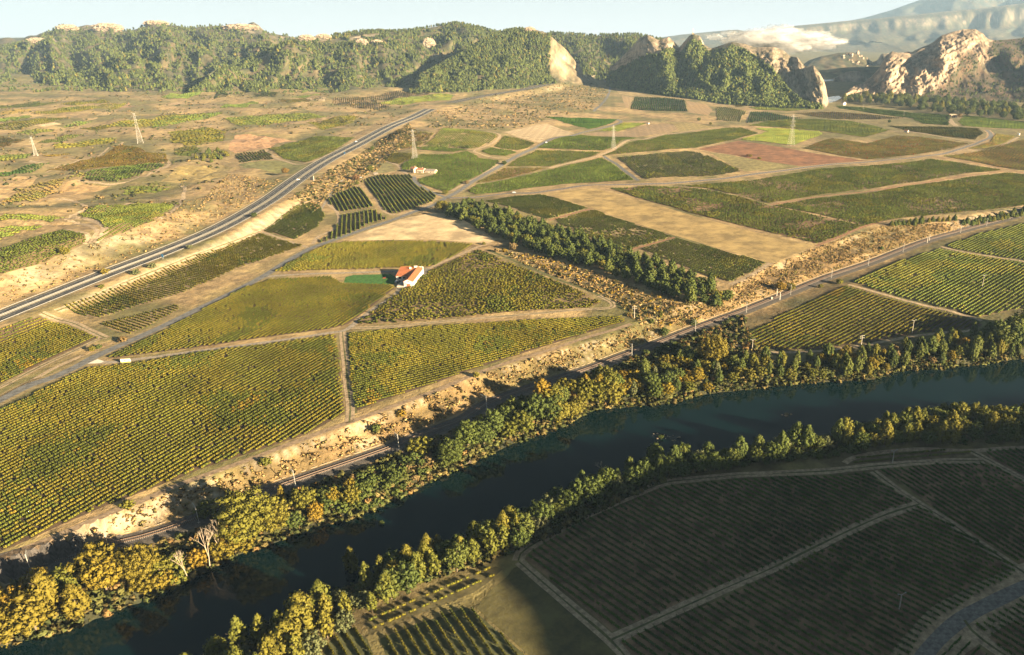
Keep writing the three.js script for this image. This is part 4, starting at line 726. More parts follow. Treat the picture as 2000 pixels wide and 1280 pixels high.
// the ridge beside the river whose evening shade lies over the near bank; it stands outside the picture on the right
{
  const crest = [[395, 140], [362, 75], [349, 46], [333, 22], [324, 6], [332, -25], [365, -52], [420, -48], [484, -45], [525, -58], [576, -66], [700, -105], [900, -200], [1200, -330]], top = [109, 109, 109, 108, 106, 106, 107, 110, 115, 117, 118, 120, 122, 124], P = [], I = [], NU = 130, NV = 24;
  for (let j = 0; j <= NV; j++) for (let i = 0; i <= NU; i++) {
    const u = i / NU * (crest.length - 1), k = Math.min(crest.length - 2, Math.floor(u)), f = u - k, v = j / NV * 2 - 1;
    const x = lerp(crest[k][0], crest[k + 1][0], f) + v * 105, z = lerp(crest[k][1], crest[k + 1][1], f) + v * 66;
    P.push(x, -8 + (lerp(top[k], top[k + 1], f) + 8) * (1 - Math.abs(v) ** 1.3) + 2.2 * fbm(x * 0.03, z * 0.03, 3), z);
  }
  for (let j = 0; j < NV; j++) for (let i = 0; i < NU; i++) { const a = j * (NU + 1) + i; I.push(a, a + 1, a + NU + 1, a + 1, a + NU + 2, a + NU + 1); }
  const g = new THREE.BufferGeometry(); g.setAttribute('position', new THREE.Float32BufferAttribute(P, 3)); g.setIndex(I); g.computeVertexNormals();
  structure('hills', g, std([0.09, 0.085, 0.04]));
}
// ------------------------------------------------------------------ the woods on the hills: too many and too far to count
function pineGeo(s, n = 46) {
  seed(s); const pos = [], nor = [], v = new THREE.Vector3(), u = new THREE.Vector3(), w = new THREE.Vector3();
  for (let i = 0; i < n; i++) {
    const h = Math.pow(rnd(), 0.8), rad = 0.36 * Math.pow(1 - h, 0.6) * rr(0.55, 1.1) + 0.03, a = rr(0, 6.283), L = rr(0.07, 0.14);
    v.set(Math.cos(a), 0.35, Math.sin(a)).normalize(); u.set(rr(-1, 1), rr(-0.6, 1), rr(-1, 1)).normalize(); w.copy(v).cross(u).normalize();
    const c = [Math.cos(a) * rad, 0.24 + h * 0.72, Math.sin(a) * rad];
    const q = [[-1, -0.7], [1, -0.8], [0.8, 1], [-0.9, 0.8]].map(([p, r]) => [c[0] + (u.x * p + w.x * r) * L, c[1] + (u.y * p + w.y * r) * L, c[2] + (u.z * p + w.z * r) * L]);
    for (const t of [0, 1, 2, 0, 2, 3]) { pos.push(...q[t]); nor.push(v.x, v.y + 0.25, v.z); }
  }
  const g = new THREE.BufferGeometry(); g.setAttribute('position', new THREE.Float32BufferAttribute(pos, 3)); g.setAttribute('normal', new THREE.Float32BufferAttribute(nor, 3));
  const core = new THREE.ConeGeometry(0.27, 0.66, 6, 1, true); core.translate(0, 0.55, 0); core.deleteAttribute('uv'); const c2 = core.toNonIndexed();
  return mergeGeometries([g, c2]);
}
const PINE_FAR = [pineGeo(201), pineGeo(202)];
let treeCount = 0;
function wood(label, H, count, opt) {
  seed(opt.seed || 9); const M = [], C = [], m = new THREE.Matrix4(), q = new THREE.Quaternion(), e = new THREE.Euler();
  for (let k = 0; k < count; k++) {
    const u = rnd(), t = opt.t0 + (opt.t1 - opt.t0) * rnd(), p = H.pt(u, t);
    if (!opt.where(p[5], t, p[4], p[3]) || (t < 0.1 && rnd() > 0.25 + t * 7)) continue;
    if (fbm(p[0] * 0.012, p[2] * 0.012, 3) < (opt.open ?? -0.3)) continue;
    const s = rr(0.7, 1.25) * (opt.size || 10);
    m.compose(new THREE.Vector3(p[0], p[1] - 0.8, p[2]), q.setFromEuler(e.set(0, rr(0, 6.28), 0)), new THREE.Vector3(s * rr(0.85, 1.25), s, s * rr(0.85, 1.25))); M.push(m.clone());
    const b = rr(0.5, 1.6) * (opt.bright || 1), y = rnd() < 0.07 ? 1.7 : 1; C.push([0.07 * b * y, 0.09 * b * (y > 1 ? 1.2 : 1), 0.026 * b]);
  }
  const im = new THREE.InstancedMesh(PINE_FAR[opt.seed % 2], LEAFY, M.length), cc = new THREE.Color();
  M.forEach((k, i) => { im.setMatrixAt(i, k); im.setColorAt(i, cc.setRGB(...C[i])); });
  im.name = numbered('pine_forest'); im.userData = { kind: 'stuff', label, category: 'forest' }; scene.add(im); treeCount += M.length;
}
wood('pine forest covering the long mountain at the upper left', HILLS.left, 24000, { seed: 2, t0: 0.0, t1: 1.03, size: 9.5, where: (px, t, s, r) => px > -120 && r < 0.3 && rnd() < lerp(1, 0.5, sstep(0.6, 0.95, t)) && !(px > 620 && t > 0.7), open: -0.12 });
wood('pine forest over the ridge in the upper middle', HILLS.mid, 15000, { seed: 3, t0: 0.0, t1: 1.04, size: 9.5, where: (px, t, s, r) => r < 0.35, open: -0.122 });
wood('pine wood covering the rounded knoll', HILLS.knoll, 7000, { seed: 4, t0: 0.0, t1: 1.04, size: 9.5, where: (px, t, s, r) => r < 0.3 && px < 1085, open: -0.5 });
wood('pine wood on the hill behind the road gap', HILLS.behind, 4200, { seed: 5, t0: 0, t1: 1.03, size: 10, where: (px, t, s, r) => px > 1075 });
wood('pine forest filling the slope under the gorge crags', HILLS.gorge, 13000, { seed: 6, bright: 1.45, t0: 0.0, t1: 0.9, size: 9.5, where: (px, t, s, r) => r < 0.35 && px < 1606 && t < lerp(0.62, 0.78, sstep(1240, 1380, px)) * (px > 1430 ? lerp(1, 0.3, sstep(1430, 1600, px)) : 1) + 0.05, open: -0.6 });
wood('dark bushes scattered over the rocky mountain at the right', HILLS.rock, 5200, { seed: 7, t0: 0.0, t1: 0.97, size: 6, where: (px, t, s, r) => r < 0.35, open: -0.1 });

// bare rocks standing out of the woods
{
  const rock = (H, px, t, w, h, label) => {
    const c0 = H.c0, p = H.pt((px - c0) / (H.c1 - c0), t), g = new THREE.IcosahedronGeometry(1, 12), q = g.attributes.position;
    for (let i = 0; i < q.count; i++) { const x = q.getX(i), y = q.getY(i), z = q.getZ(i), f = 0.72 + 0.5 * ridged(x * 1.3 + px, y * 1.6, z * 1.3, 4) - 0.25 * Math.abs(n3(x * 6 + px, y * 2, z * 6)); q.setXYZ(i, x * f * w, y * f * h, z * f * w * 0.8); }
    g.computeVertexNormals(); const uv = g.attributes.uv; for (let i = 0; i < uv.count; i++) uv.setXY(i, q.getX(i) + q.getZ(i), q.getY(i) * 1.4);
    const m = part(numbered('rock_outcrop'), g, std([0.5, 0.41, 0.31], { map: scaled(TEX, 22), bumpMap: scaled(TEX, 8), bumpScale: 1.5 }), scene); m.position.set(p[0], p[1] + h * 0.25, p[2]); m.userData = { label, category: 'rock' };
  };
  rock(HILLS.mid, 838, 0.62, 24, 24, 'big rounded pale rock standing out of the wood left of the knoll');
  rock(HILLS.mid, 706, 0.66, 22, 12, 'long pale rock in the wooded ridge, left half of a pair'); rock(HILLS.mid, 736, 0.62, 20, 9, 'long pale rock in the wooded ridge, right half of a pair');
  rock(HILLS.mid, 598, 0.97, 26, 11, 'pale rock crest on the left shoulder of the wooded ridge'); rock(HILLS.mid, 632, 0.97, 26, 10, 'pale rock crest right of the first on the wooded ridge');
  rock(HILLS.knoll, 1034, 0.97, 18, 9, 'pale rock cap on top of the wooded knoll');
  rock(HILLS.left, 72, 0.66, 42, 14, 'pale rocky step low on the left end of the long mountain'); rock(HILLS.left, 210, 0.93, 60, 20, 'pale crag under the left crest of the long mountain'); rock(HILLS.left, 305, 0.98, 50, 14, 'pale crag at the middle top of the long mountain'); rock(HILLS.left, 470, 0.95, 70, 16, 'long pale crag at the right top of the long mountain'); rock(HILLS.left, 132, 0.95, 44, 16, 'pale crag on the leftmost peak of the long mountain');
}

// ------------------------------------------------------------------ trees: prototypes one metre tall, cloned one by one
function crown(s, lobes, leaf, perLobe, up = 0.15, core = 0.72) {
  seed(s); const pos = [], nor = [], v = new THREE.Vector3(), u = new THREE.Vector3(), w = new THREE.Vector3(), parts = [];
  for (const [lx, ly, lz, rx, ry, rz] of lobes) {
    const k = new THREE.IcosahedronGeometry(1, 1); k.deleteAttribute('uv'); k.scale(rx * core, ry * core, rz * core); k.translate(lx, ly, lz); parts.push(k);
    const n = Math.round(perLobe * rr(0.85, 1.15));
    for (let i = 0; i < n; i++) {
      v.set(rr(-1, 1), rr(-1, 1), rr(-1, 1)).normalize(); const rad = rr(0.72, 1.12), L = leaf * rr(0.55, 1.35);
      const c = [lx + v.x * rx * rad, ly + v.y * ry * rad, lz + v.z * rz * rad];
      u.set(rr(-1, 1), rr(-1, 1), rr(-1, 1)).normalize(); w.copy(v).addScaledVector(u, 0.7).cross(u).normalize();
      const q = [[-1, -0.55], [0.2, -0.8], [1, 0.1], [-0.3, 0.85]].map(([a, b]) => [c[0] + (u.x * a + w.x * b) * L, c[1] + (u.y * a + w.y * b) * L, c[2] + (u.z * a + w.z * b) * L]);
      const nn = [v.x + lx * 0.8 + rr(-0.35, 0.35), v.y + up + rr(-0.35, 0.35), v.z + lz * 0.8 + rr(-0.35, 0.35)];
      for (const t of [0, 1, 2, 0, 2, 3]) { pos.push(...q[t]); nor.push(...nn); }
    }
  }
  const g = new THREE.BufferGeometry(); g.setAttribute('position', new THREE.Float32BufferAttribute(pos, 3)); g.setAttribute('normal', new THREE.Float32BufferAttribute(nor, 3));
  return mergeGeometries([g, ...parts]);
}
function poplarLobes(s, n, wide) { seed(s); const L = []; for (let i = 0; i < n; i++) { const h = (i + 0.5) / n, r = wide * Math.pow(Math.sin(Math.PI * Math.pow(h * 0.86 + 0.12, 0.8)), 0.9) * 0.62, a = i * 2.4 + rr(-0.4, 0.4), k = wide * rr(0.3, 0.46) * (1 - 0.4 * h); L.push([Math.cos(a) * r, 0.2 + h * 0.7, Math.sin(a) * r, k, k * rr(1.5, 2.1), k]); } L.push([0, 0.9, 0, wide * 0.2, 0.1, wide * 0.2]); return L; }
function broadLobes(s, n, rx, ry, cy, sz = 1) { seed(s); const L = []; for (let i = 0; i < n; i++) { const y = 1 - 2 * (i + 0.5) / n, q = Math.sqrt(1 - y * y), a = i * 2.4, f = rr(0.5, 0.95), k = rr(0.26, 0.46) * sz; L.push([Math.cos(a) * q * rx * f, cy + y * ry * f, Math.sin(a) * q * rx * f, rx * k, ry * k * rr(0.9, 1.25), rx * k]); } L.push([0, cy, 0, rx * 0.5, ry * 0.5, rx * 0.5]); return L; }
function pineLobes(s, wide = 0.26) { seed(s); const L = []; for (let k = 0; k < 5; k++) { const h = k / 5, n = 4 - Math.floor(k / 2), r = wide * (1 - h * 0.8); for (let i = 0; i < n; i++) { const a = i / n * 6.28 + k * 1.1 + rr(-0.3, 0.3), s2 = wide * rr(0.42, 0.62) * (1 - h * 0.5); L.push([Math.cos(a) * r * 0.6, 0.24 + h * 0.66, Math.sin(a) * r * 0.6, s2, s2 * 0.95, s2]); } } L.push([0, 0.92, 0, wide * 0.22, 0.09, wide * 0.22]); return L; }
function trunkGeo(h, r, limbs, s) {
  seed(s); const parts = [], stick = (a, b, ra, rb) => { const d = new THREE.Vector3().subVectors(b, a), g = new THREE.CylinderGeometry(rb, ra, d.length(), 7, 1); g.translate(0, d.length() / 2, 0); g.applyQuaternion(new THREE.Quaternion().setFromUnitVectors(new THREE.Vector3(0, 1, 0), d.normalize())); g.translate(a.x, a.y, a.z); parts.push(g); };
  const V = (x, y, z) => new THREE.Vector3(x, y, z);
  stick(V(0, -0.04, 0), V(0.01, h * 0.5, 0), r, r * 0.75); stick(V(0.01, h * 0.5, 0), V(-0.01, h, 0.01), r * 0.75, r * 0.35);
  for (let i = 0; i < limbs; i++) { const y = h * rr(0.3, 0.85), a = i * 2.4 + rr(-0.3, 0.3), l = rr(0.14, 0.26); stick(V(0, y, 0), V(Math.cos(a) * l, y + rr(0.1, 0.22), Math.sin(a) * l), r * 0.4, r * 0.12); }
  return mergeGeometries(parts);
}
function bareGeo(s) {
  seed(s); const parts = [], V = () => new THREE.Vector3();
  const grow = (a, dir, len, r, depth) => {
    const b = a.clone().addScaledVector(dir, len), g = new THREE.CylinderGeometry(r * 0.66, r, len, depth > 1 ? 4 : 6, 1); g.translate(0, len / 2, 0); g.applyQuaternion(new THREE.Quaternion().setFromUnitVectors(new THREE.Vector3(0, 1, 0), dir)); g.translate(a.x, a.y, a.z); parts.push(g);
    if (depth >= 4) return;
    const n = depth === 0 ? 3 : rnd() < 0.5 ? 2 : 3;
    for (let i = 0; i < n; i++) { const d = dir.clone().add(V().set(rr(-1, 1), rr(-0.1, 0.7), rr(-1, 1)).multiplyScalar(0.48)).normalize(); grow(b, d, len * rr(0.6, 0.85), r * 0.62, depth + 1); }
  };
  grow(V().set(0, -0.03, 0), V().set(0.1, 1, 0.05).normalize(), 0.34, 0.013, 0);
  return mergeGeometries(parts);
}
const KINDS = {
  poplar: [0, 1, 2].map((i) => [crown(301 + i, poplarLobes(311 + i, 30, 0.3 + 0.03 * i), 0.027, 44, 0.3, 0.5), trunkGeo(0.8, 0.018, 4, 321 + i)]),
  plume: [0, 1].map((i) => [crown(341 + i, poplarLobes(351 + i, 24, 0.22), 0.034, 24, 0.3, 0.5), trunkGeo(0.85, 0.015, 3, 361 + i)]),
  broad: [0, 1, 2].map((i) => [crown(401 + i, broadLobes(411 + i, 46, 0.46, 0.4, 0.56, 0.62), 0.027, 40, 0.15, 0.5), trunkGeo(0.7, 0.026, 6, 421 + i)]),
  giant: [0, 1].map((i) => [crown(441 + i, broadLobes(451 + i, 130, 0.54, 0.43, 0.55, 0.42), 0.018, 48, 0.15, 0.45), trunkGeo(0.75, 0.026, 9, 461 + i)]),
  round: [0, 1].map((i) => [crown(471 + i, broadLobes(481 + i, 34, 0.56, 0.46, 0.48, 0.66), 0.038, 34, 0.15, 0.5), trunkGeo(0.5, 0.035, 4, 491 + i)]),
  pine: [0, 1, 2].map((i) => [crown(501 + i, pineLobes(511 + i, 0.42), 0.05, 34, 0.3, 0.55), trunkGeo(0.8, 0.02, 3, 521 + i)]),
  bush: [0, 1, 2].map((i) => [crown(531 + i, broadLobes(541 + i, 16, 0.62, 0.42, 0.42, 0.8), 0.08, 24, 0.15, 0.55), trunkGeo(0.4, 0.04, 3, 551 + i)]),
};
const leafMat = (c) => new THREE.MeshPhysicalMaterial({ color: RGB(...c), roughness: 0.75, specularIntensity: 0.3, side: THREE.DoubleSide });
const HUES = {
  golden: [[0.175, 0.138, 0.018], [0.145, 0.122, 0.018], [0.2, 0.138, 0.018]].map(leafMat),
  orange: [[0.2, 0.12, 0.025], [0.17, 0.11, 0.028]].map(leafMat),
  'yellow-green': [[0.125, 0.125, 0.02], [0.105, 0.115, 0.02], [0.14, 0.13, 0.021]].map(leafMat),
  green: [[0.075, 0.1, 0.022], [0.09, 0.11, 0.025], [0.065, 0.09, 0.022]].map(leafMat),
  'grey-green': [[0.12, 0.13, 0.06], [0.1, 0.115, 0.05]].map(leafMat),
  'dark green': [[0.05, 0.07, 0.018], [0.06, 0.08, 0.02]].map(leafMat),
  russet: [[0.2, 0.075, 0.025], [0.17, 0.1, 0.045]].map(leafMat),
  tawny: [[0.2, 0.15, 0.07], [0.17, 0.12, 0.05]].map(leafMat),
};
const BARK = std([0.16, 0.125, 0.09]), WHITEBARK = std([0.42, 0.35, 0.27]);
const CAT = { poplar: 'tree', plume: 'tree', broad: 'tree', giant: 'tree', round: 'tree', pine: 'pine tree', bush: 'bush' };
const NAME = { poplar: 'poplar_tree', plume: 'poplar_tree', broad: 'broadleaf_tree', giant: 'broadleaf_tree', round: 'round_tree', pine: 'pine_tree', bush: 'bush' };
const protos = new Map(); let trees = 0;
function tree(kind, hue, x, z, h, label, group, y) {
  const k = Math.floor(rnd() * KINDS[kind].length), m = Math.floor(rnd() * HUES[hue].length), key = kind + k + hue + m;
  let o;
  if (protos.has(key)) { o = protos.get(key).clone(); o.name = numbered(NAME[kind]); scene.add(o); }
  else { o = thing(NAME[kind], label, CAT[kind]); part('crown', KINDS[kind][k][0], HUES[hue][m], o); part('trunk', KINDS[kind][k][1], BARK, o); protos.set(key, o); }
  const w = rr(0.88, 1.14);
  o.position.set(x, (y ?? ground(x, z)) - 0.1, z); o.rotation.set(rr(-0.05, 0.05), rr(0, 6.28), rr(-0.05, 0.05)); o.scale.set(h * w, h, h * w);
  o.userData = { label, category: CAT[kind] }; if (group) o.userData.group = group;
  trees++; return o;
}
/* a grove: trees over a patch given by its outline; mix: [kind, hue, share, low, high]; where: how the patch is found */
function grove(s, pts, gap, mix, where, o = {}) {
  const big = o.big || 1.28; gap *= o.tight || 0.92;
  const w = path(pts); let x0 = 1e9, x1 = -1e9, z0 = 1e9, z1 = -1e9; for (const [x, z] of w) { x0 = Math.min(x0, x); x1 = Math.max(x1, x); z0 = Math.min(z0, z); z1 = Math.max(z1, z); }
  seed(s); const put = [], tries = Math.min(60000, (x1 - x0) * (z1 - z0) / (gap * gap) * 14);
  const all = mix.reduce((a, m) => a + m[2], 0);
  for (let k = 0; k < tries; k++) {
    const x = rr(x0, x1), z = rr(z0, z1), pk = rnd() * all; if (!inside(w, x, z)) continue;
    let a = 0, m = mix[0]; for (const q of mix) { a += q[2]; if (pk <= a) { m = q; break; } }
    const r = gap * (m[0] === 'bush' ? 0.7 : 1);
    if (put.some((p) => (p[0] - x) ** 2 + (p[1] - z) ** 2 < (0.5 * (r + p[2])) ** 2)) continue;
    put.push([x, z, r]);
    const h0 = rr(m[3], m[4]), h = h0 * big, size = h0 > m[3] + (m[4] - m[3]) * 0.66 ? 'tall ' : h0 < m[3] + (m[4] - m[3]) * 0.33 ? 'small ' : '';
    const kindWord = { poplar: 'poplar', plume: 'slim poplar', broad: 'spreading tree', giant: 'huge spreading tree', round: 'round-crowned tree', pine: 'pine', bush: 'bush' }[m[0]];
    const cut = o.split, px = column(x, z), spot = !cut ? '' : ' ' + cut[1][cut[0].findIndex((c) => px < c)];
    const label = `${size}${m[1]} ${kindWord} ${where}${spot}`;
    tree(m[0], m[1], x, z, h, label, label + ', alike', o.y);
  }
  return put.length;
}
// the far bank, from left to right
grove(11, [[-60, 1225], [60, 1172], [150, 1146], [232, 1122], [252, 1160], [230, 1186], [150, 1220], [70, 1243], [-60, 1283]], 6.6, [['broad', 'golden', 4, 9, 14], ['poplar', 'golden', 2, 10, 14], ['broad', 'yellow-green', 2, 9, 13], ['round', 'orange', 1, 6, 9]], 'in the dense wood at the lower left corner');
tree('giant', 'golden', ...at(272, 1136), 14.5, 'big golden tree standing alone between the lower left wood and the bare trees');
grove(12, [[255, 1148], [330, 1108], [432, 1066], [446, 1086], [380, 1124], [310, 1160], [262, 1172]], 5.6, [['round', 'golden', 3, 5, 8], ['bush', 'yellow-green', 2, 3, 5], ['round', 'yellow-green', 2, 5, 8]], 'round the bare pale trees on the far bank');
for (const [px, py, h, lab] of [[369, 1134, 13, 'bare pale tree with a forked crown, leftmost of the far bank’s leafless trees'], [410, 1112, 16, 'tall bare pale tree leaning over the river, middle of the leafless trees'], [428, 1086, 15, 'bare white-limbed tree just left of the huge yellow-green tree'], [328, 1146, 5, 'short bare stump at the water beside the golden bushes']]) {
  const [x, z] = at(px, py), o = thing('bare_tree', lab, 'bare tree', x, ground(x, z), z, px); part('branches', bareGeo(px), WHITEBARK, o); o.scale.setScalar(h);
}
seed(77);
tree('giant', 'yellow-green', ...at(488, 1052), 21, 'huge yellow-green tree rising in front of the railway on the far bank');
tree('giant', 'yellow-green', ...at(536, 1040), 15, 'wide yellow-green tree at the water right beside the huge one');
tree('broad', 'golden', ...at(452, 1068), 11, 'golden tree at the left foot of the huge yellow-green tree');
tree('round', 'golden', ...at(478, 1076), 7, 'low golden tree at the water under the huge yellow-green tree');
tree('plume', 'golden', ...at(552, 985), 9, 'slim golden tree close below the railway right of the huge tree');
tree('round', 'yellow-green', ...at(405, 1010), 8, 'rounded tree against the railway left of the huge tree');
grove(13, [[566, 1012], [622, 978], [690, 962], [712, 984], [640, 1018], [572, 1040]], 6.4, [['broad', 'golden', 2, 6, 9], ['broad', 'yellow-green', 3, 6, 10], ['round', 'green', 2, 5, 7]], 'on the far bank right of the huge tree');
grove(14, [[600, 990], [700, 930], [778, 908], [848, 890], [846, 938], [790, 962], [720, 996], [650, 1018]], 4.4, [['bush', 'green', 3, 2, 4], ['bush', 'tawny', 2, 1.5, 3], ['round', 'green', 1, 4, 6.5]], 'in the far-bank scrub where trees thin out');
tree('round', 'yellow-green', ...at(822, 884), 9, 'round yellow-topped tree standing alone beside the railway mast');
tree('giant', 'green', ...at(882, 906), 12.5, 'wide dark green tree right of the lone round tree');
grove(15, [[852, 905], [905, 872], [962, 838], [1012, 808], [1062, 792], [1092, 830], [1010, 858], [960, 880], [900, 908], [862, 928]], 6.2, [['broad', 'green', 5, 8, 12.5], ['round', 'green', 2, 5, 8], ['broad', 'yellow-green', 1, 7, 11]], 'in the green middle stretch of the far bank');
grove(16, [[1052, 796], [1112, 768], [1182, 750], [1212, 790], [1152, 800], [1092, 834]], 5.4, [['poplar', 'golden', 3, 9, 13], ['broad', 'yellow-green', 3, 8, 12], ['round', 'orange', 1, 5, 8], ['broad', 'green', 1, 8, 11]], 'in the golden middle stretch of the far bank');
grove(17, [[1202, 752], [1262, 724], [1332, 706], [1420, 716], [1448, 734], [1430, 758], [1370, 766], [1290, 784], [1215, 791]], 5.6, [['broad', 'green', 3, 6, 11], ['broad', 'golden', 2, 5, 9], ['round', 'golden', 2, 4, 8], ['poplar', 'green', 2, 8, 12], ['round', 'yellow-green', 2, 5, 8], ['plume', 'grey-green', 1, 8, 11]], 'in the far-bank wood below the giant golden tree', { big: 1.05, split: [[1320, 9999], ['on its left', 'on its right']] });
tree('giant', 'golden', ...at(1392, 712), 19, 'giant golden-topped tree between the railway and the curved vineyard');
grove(18, [[1256, 694], [1330, 668], [1362, 690], [1350, 716], [1280, 722]], 6, [['bush', 'dark green', 3, 2.5, 5], ['bush', 'green', 1, 2.5, 4.5]], 'in the dark thicket between railway and giant tree', { big: 0.9 });
grove(19, [[1452, 708], [1530, 708], [1620, 703], [1720, 690], [1830, 672], [1925, 656], [2040, 645], [2080, 690], [1980, 700], [1900, 707], [1830, 713], [1750, 721], [1700, 736], [1640, 737], [1560, 743], [1480, 752], [1442, 746]], 5.8, [['poplar', 'green', 4, 8, 13], ['plume', 'green', 3, 9, 13], ['round', 'tawny', 1, 4, 7], ['round', 'yellow-green', 2, 4, 8], ['broad', 'golden', 2, 5, 9], ['poplar', 'yellow-green', 2, 8, 12], ['poplar', 'dark green', 2, 8, 12]], 'in the far-bank wood under the curved vineyard', { big: 0.95, split: [[1600, 1780, 9999], ['at its left', 'in its middle', 'at its right']] });
grove(20, [[1935, 664], [2040, 645], [2080, 668], [1962, 690]], 8, [['broad', 'green', 3, 14, 18], ['poplar', 'dark green', 2, 14, 18]], 'in the tall far-bank stand at the right edge', { big: 0.95 });
// the near bank
grove(31, [[340, 1345], [440, 1290], [540, 1240], [620, 1200], [684, 1166], [774, 1176], [706, 1214], [610, 1292], [560, 1345]], 5, [['poplar', 'yellow-green', 4, 7, 11.5], ['plume', 'yellow-green', 2, 7, 12], ['round', 'grey-green', 2, 4, 8]], 'in the near-bank wood at the bottom edge');
tree('plume', 'yellow-green', ...at(690, 1126), 13.5, 'single tall yellow-green poplar at the water, highest of the near bank’s lit trees');
grove(32, [[684, 1168], [764, 1124], [862, 1086], [932, 1066], [1002, 1040], [1018, 1076], [930, 1106], [850, 1144], [762, 1177]], 5, [['poplar', 'yellow-green', 3, 7, 11], ['plume', 'yellow-green', 2, 8, 11.5], ['broad', 'green', 3, 6, 10], ['round', 'grey-green', 1, 4, 7]], 'on the near bank above the autumn vines');
grove(33, [[1002, 1040], [1082, 1000], [1152, 966], [1232, 934], [1262, 946], [1176, 986], [1112, 1012], [1072, 1034], [1022, 1072]], 4.4, [['broad', 'green', 4, 6, 10], ['plume', 'green', 2, 7, 12], ['round', 'grey-green', 2, 3, 8], ['bush', 'green', 2, 2, 4]], 'on the near bank along the track bend');
grove(34, [[1232, 932], [1322, 904], [1422, 894], [1542, 876], [1642, 860], [1652, 890], [1540, 906], [1440, 917], [1350, 930], [1262, 944]], 4.8, [['poplar', 'green', 3, 7, 13], ['broad', 'green', 3, 6, 10], ['round', 'grey-green', 2, 3, 8], ['bush', 'green', 2, 2, 4]], 'on the near bank opposite the river rocks', { big: 1.05, split: [[1400, 9999], ['towards the left', 'towards the right']] });
grove(35, [[1642, 862], [1702, 848], [1782, 838], [1902, 826], [2070, 816], [2080, 862], [1950, 866], [1850, 868], [1742, 873], [1662, 884]], 5, [['poplar', 'yellow-green', 5, 8, 13], ['broad', 'yellow-green', 2, 7, 11], ['broad', 'green', 3, 6, 11], ['bush', 'green', 1, 2, 5]], 'in the near-bank wood at the right edge', { big: 1.05, split: [[1810, 9999], ['in its left half', 'in its right half']] });
// the pine belt
grove(41, [[866, 424], [905, 432], [945, 452], [985, 470], [1040, 492], [1100, 510], [1160, 527], [1220, 547], [1290, 573], [1340, 590], [1395, 603], [1424, 584], [1408, 574], [1380, 560], [1320, 536], [1250, 510], [1200, 491], [1140, 468], [1080, 449], [1000, 425], [950, 410], [915, 402]], 8.1, [['pine', 'dark green', 2, 8, 11.5], ['pine', 'green', 4, 8, 11.5], ['round', 'green', 2, 7, 10], ['round', 'yellow-green', 1, 6, 9]], 'in the long diagonal pine belt', { big: 1.06, split: [[1040, 1230, 9999], ['near its road end', 'in its middle', 'near its railway end']] });
tree('giant', 'yellow-green', ...at(864, 414), 12, 'big round sunlit tree at the road end of the pine belt');
grove(42, [[1738, 439], [1800, 434], [1864, 432], [1866, 436], [1800, 440], [1742, 443]], 4.4, [['pine', 'green', 2, 5, 7], ['pine', 'yellow-green', 1, 4, 6]], 'in the little row above the right railway cutting', { big: 1.06 });
grove(43, [[1880, 441], [1925, 431], [2010, 412], [2010, 419], [1925, 436], [1890, 445]], 4.4, [['pine', 'green', 2, 5, 8], ['pine', 'yellow-green', 1, 4, 7]], 'in the last row above the right railway cutting', { big: 1.06 });
grove(44, [[380, 312], [402, 299], [430, 297], [446, 306], [420, 318], [404, 318]], 10, [['pine', 'yellow-green', 2, 5, 8], ['pine', 'green', 1, 5, 8]], 'in the small grove left of the motorway', { big: 1 });
grove(45, [[1642, 199], [1700, 205], [1780, 213], [1850, 223], [1950, 234], [2070, 244], [2070, 222], [1950, 210], [1850, 199], [1750, 193], [1662, 190]], 24, [['broad', 'green', 4, 14, 20], ['round', 'green', 3, 14, 18], ['poplar', 'yellow-green', 2, 16, 22], ['broad', 'dark green', 4, 13, 19]], 'in the far wood below the rocky mountain', { big: 1.06, split: [[1800, 9999], ['at its left', 'at its right']] });
seed(99);
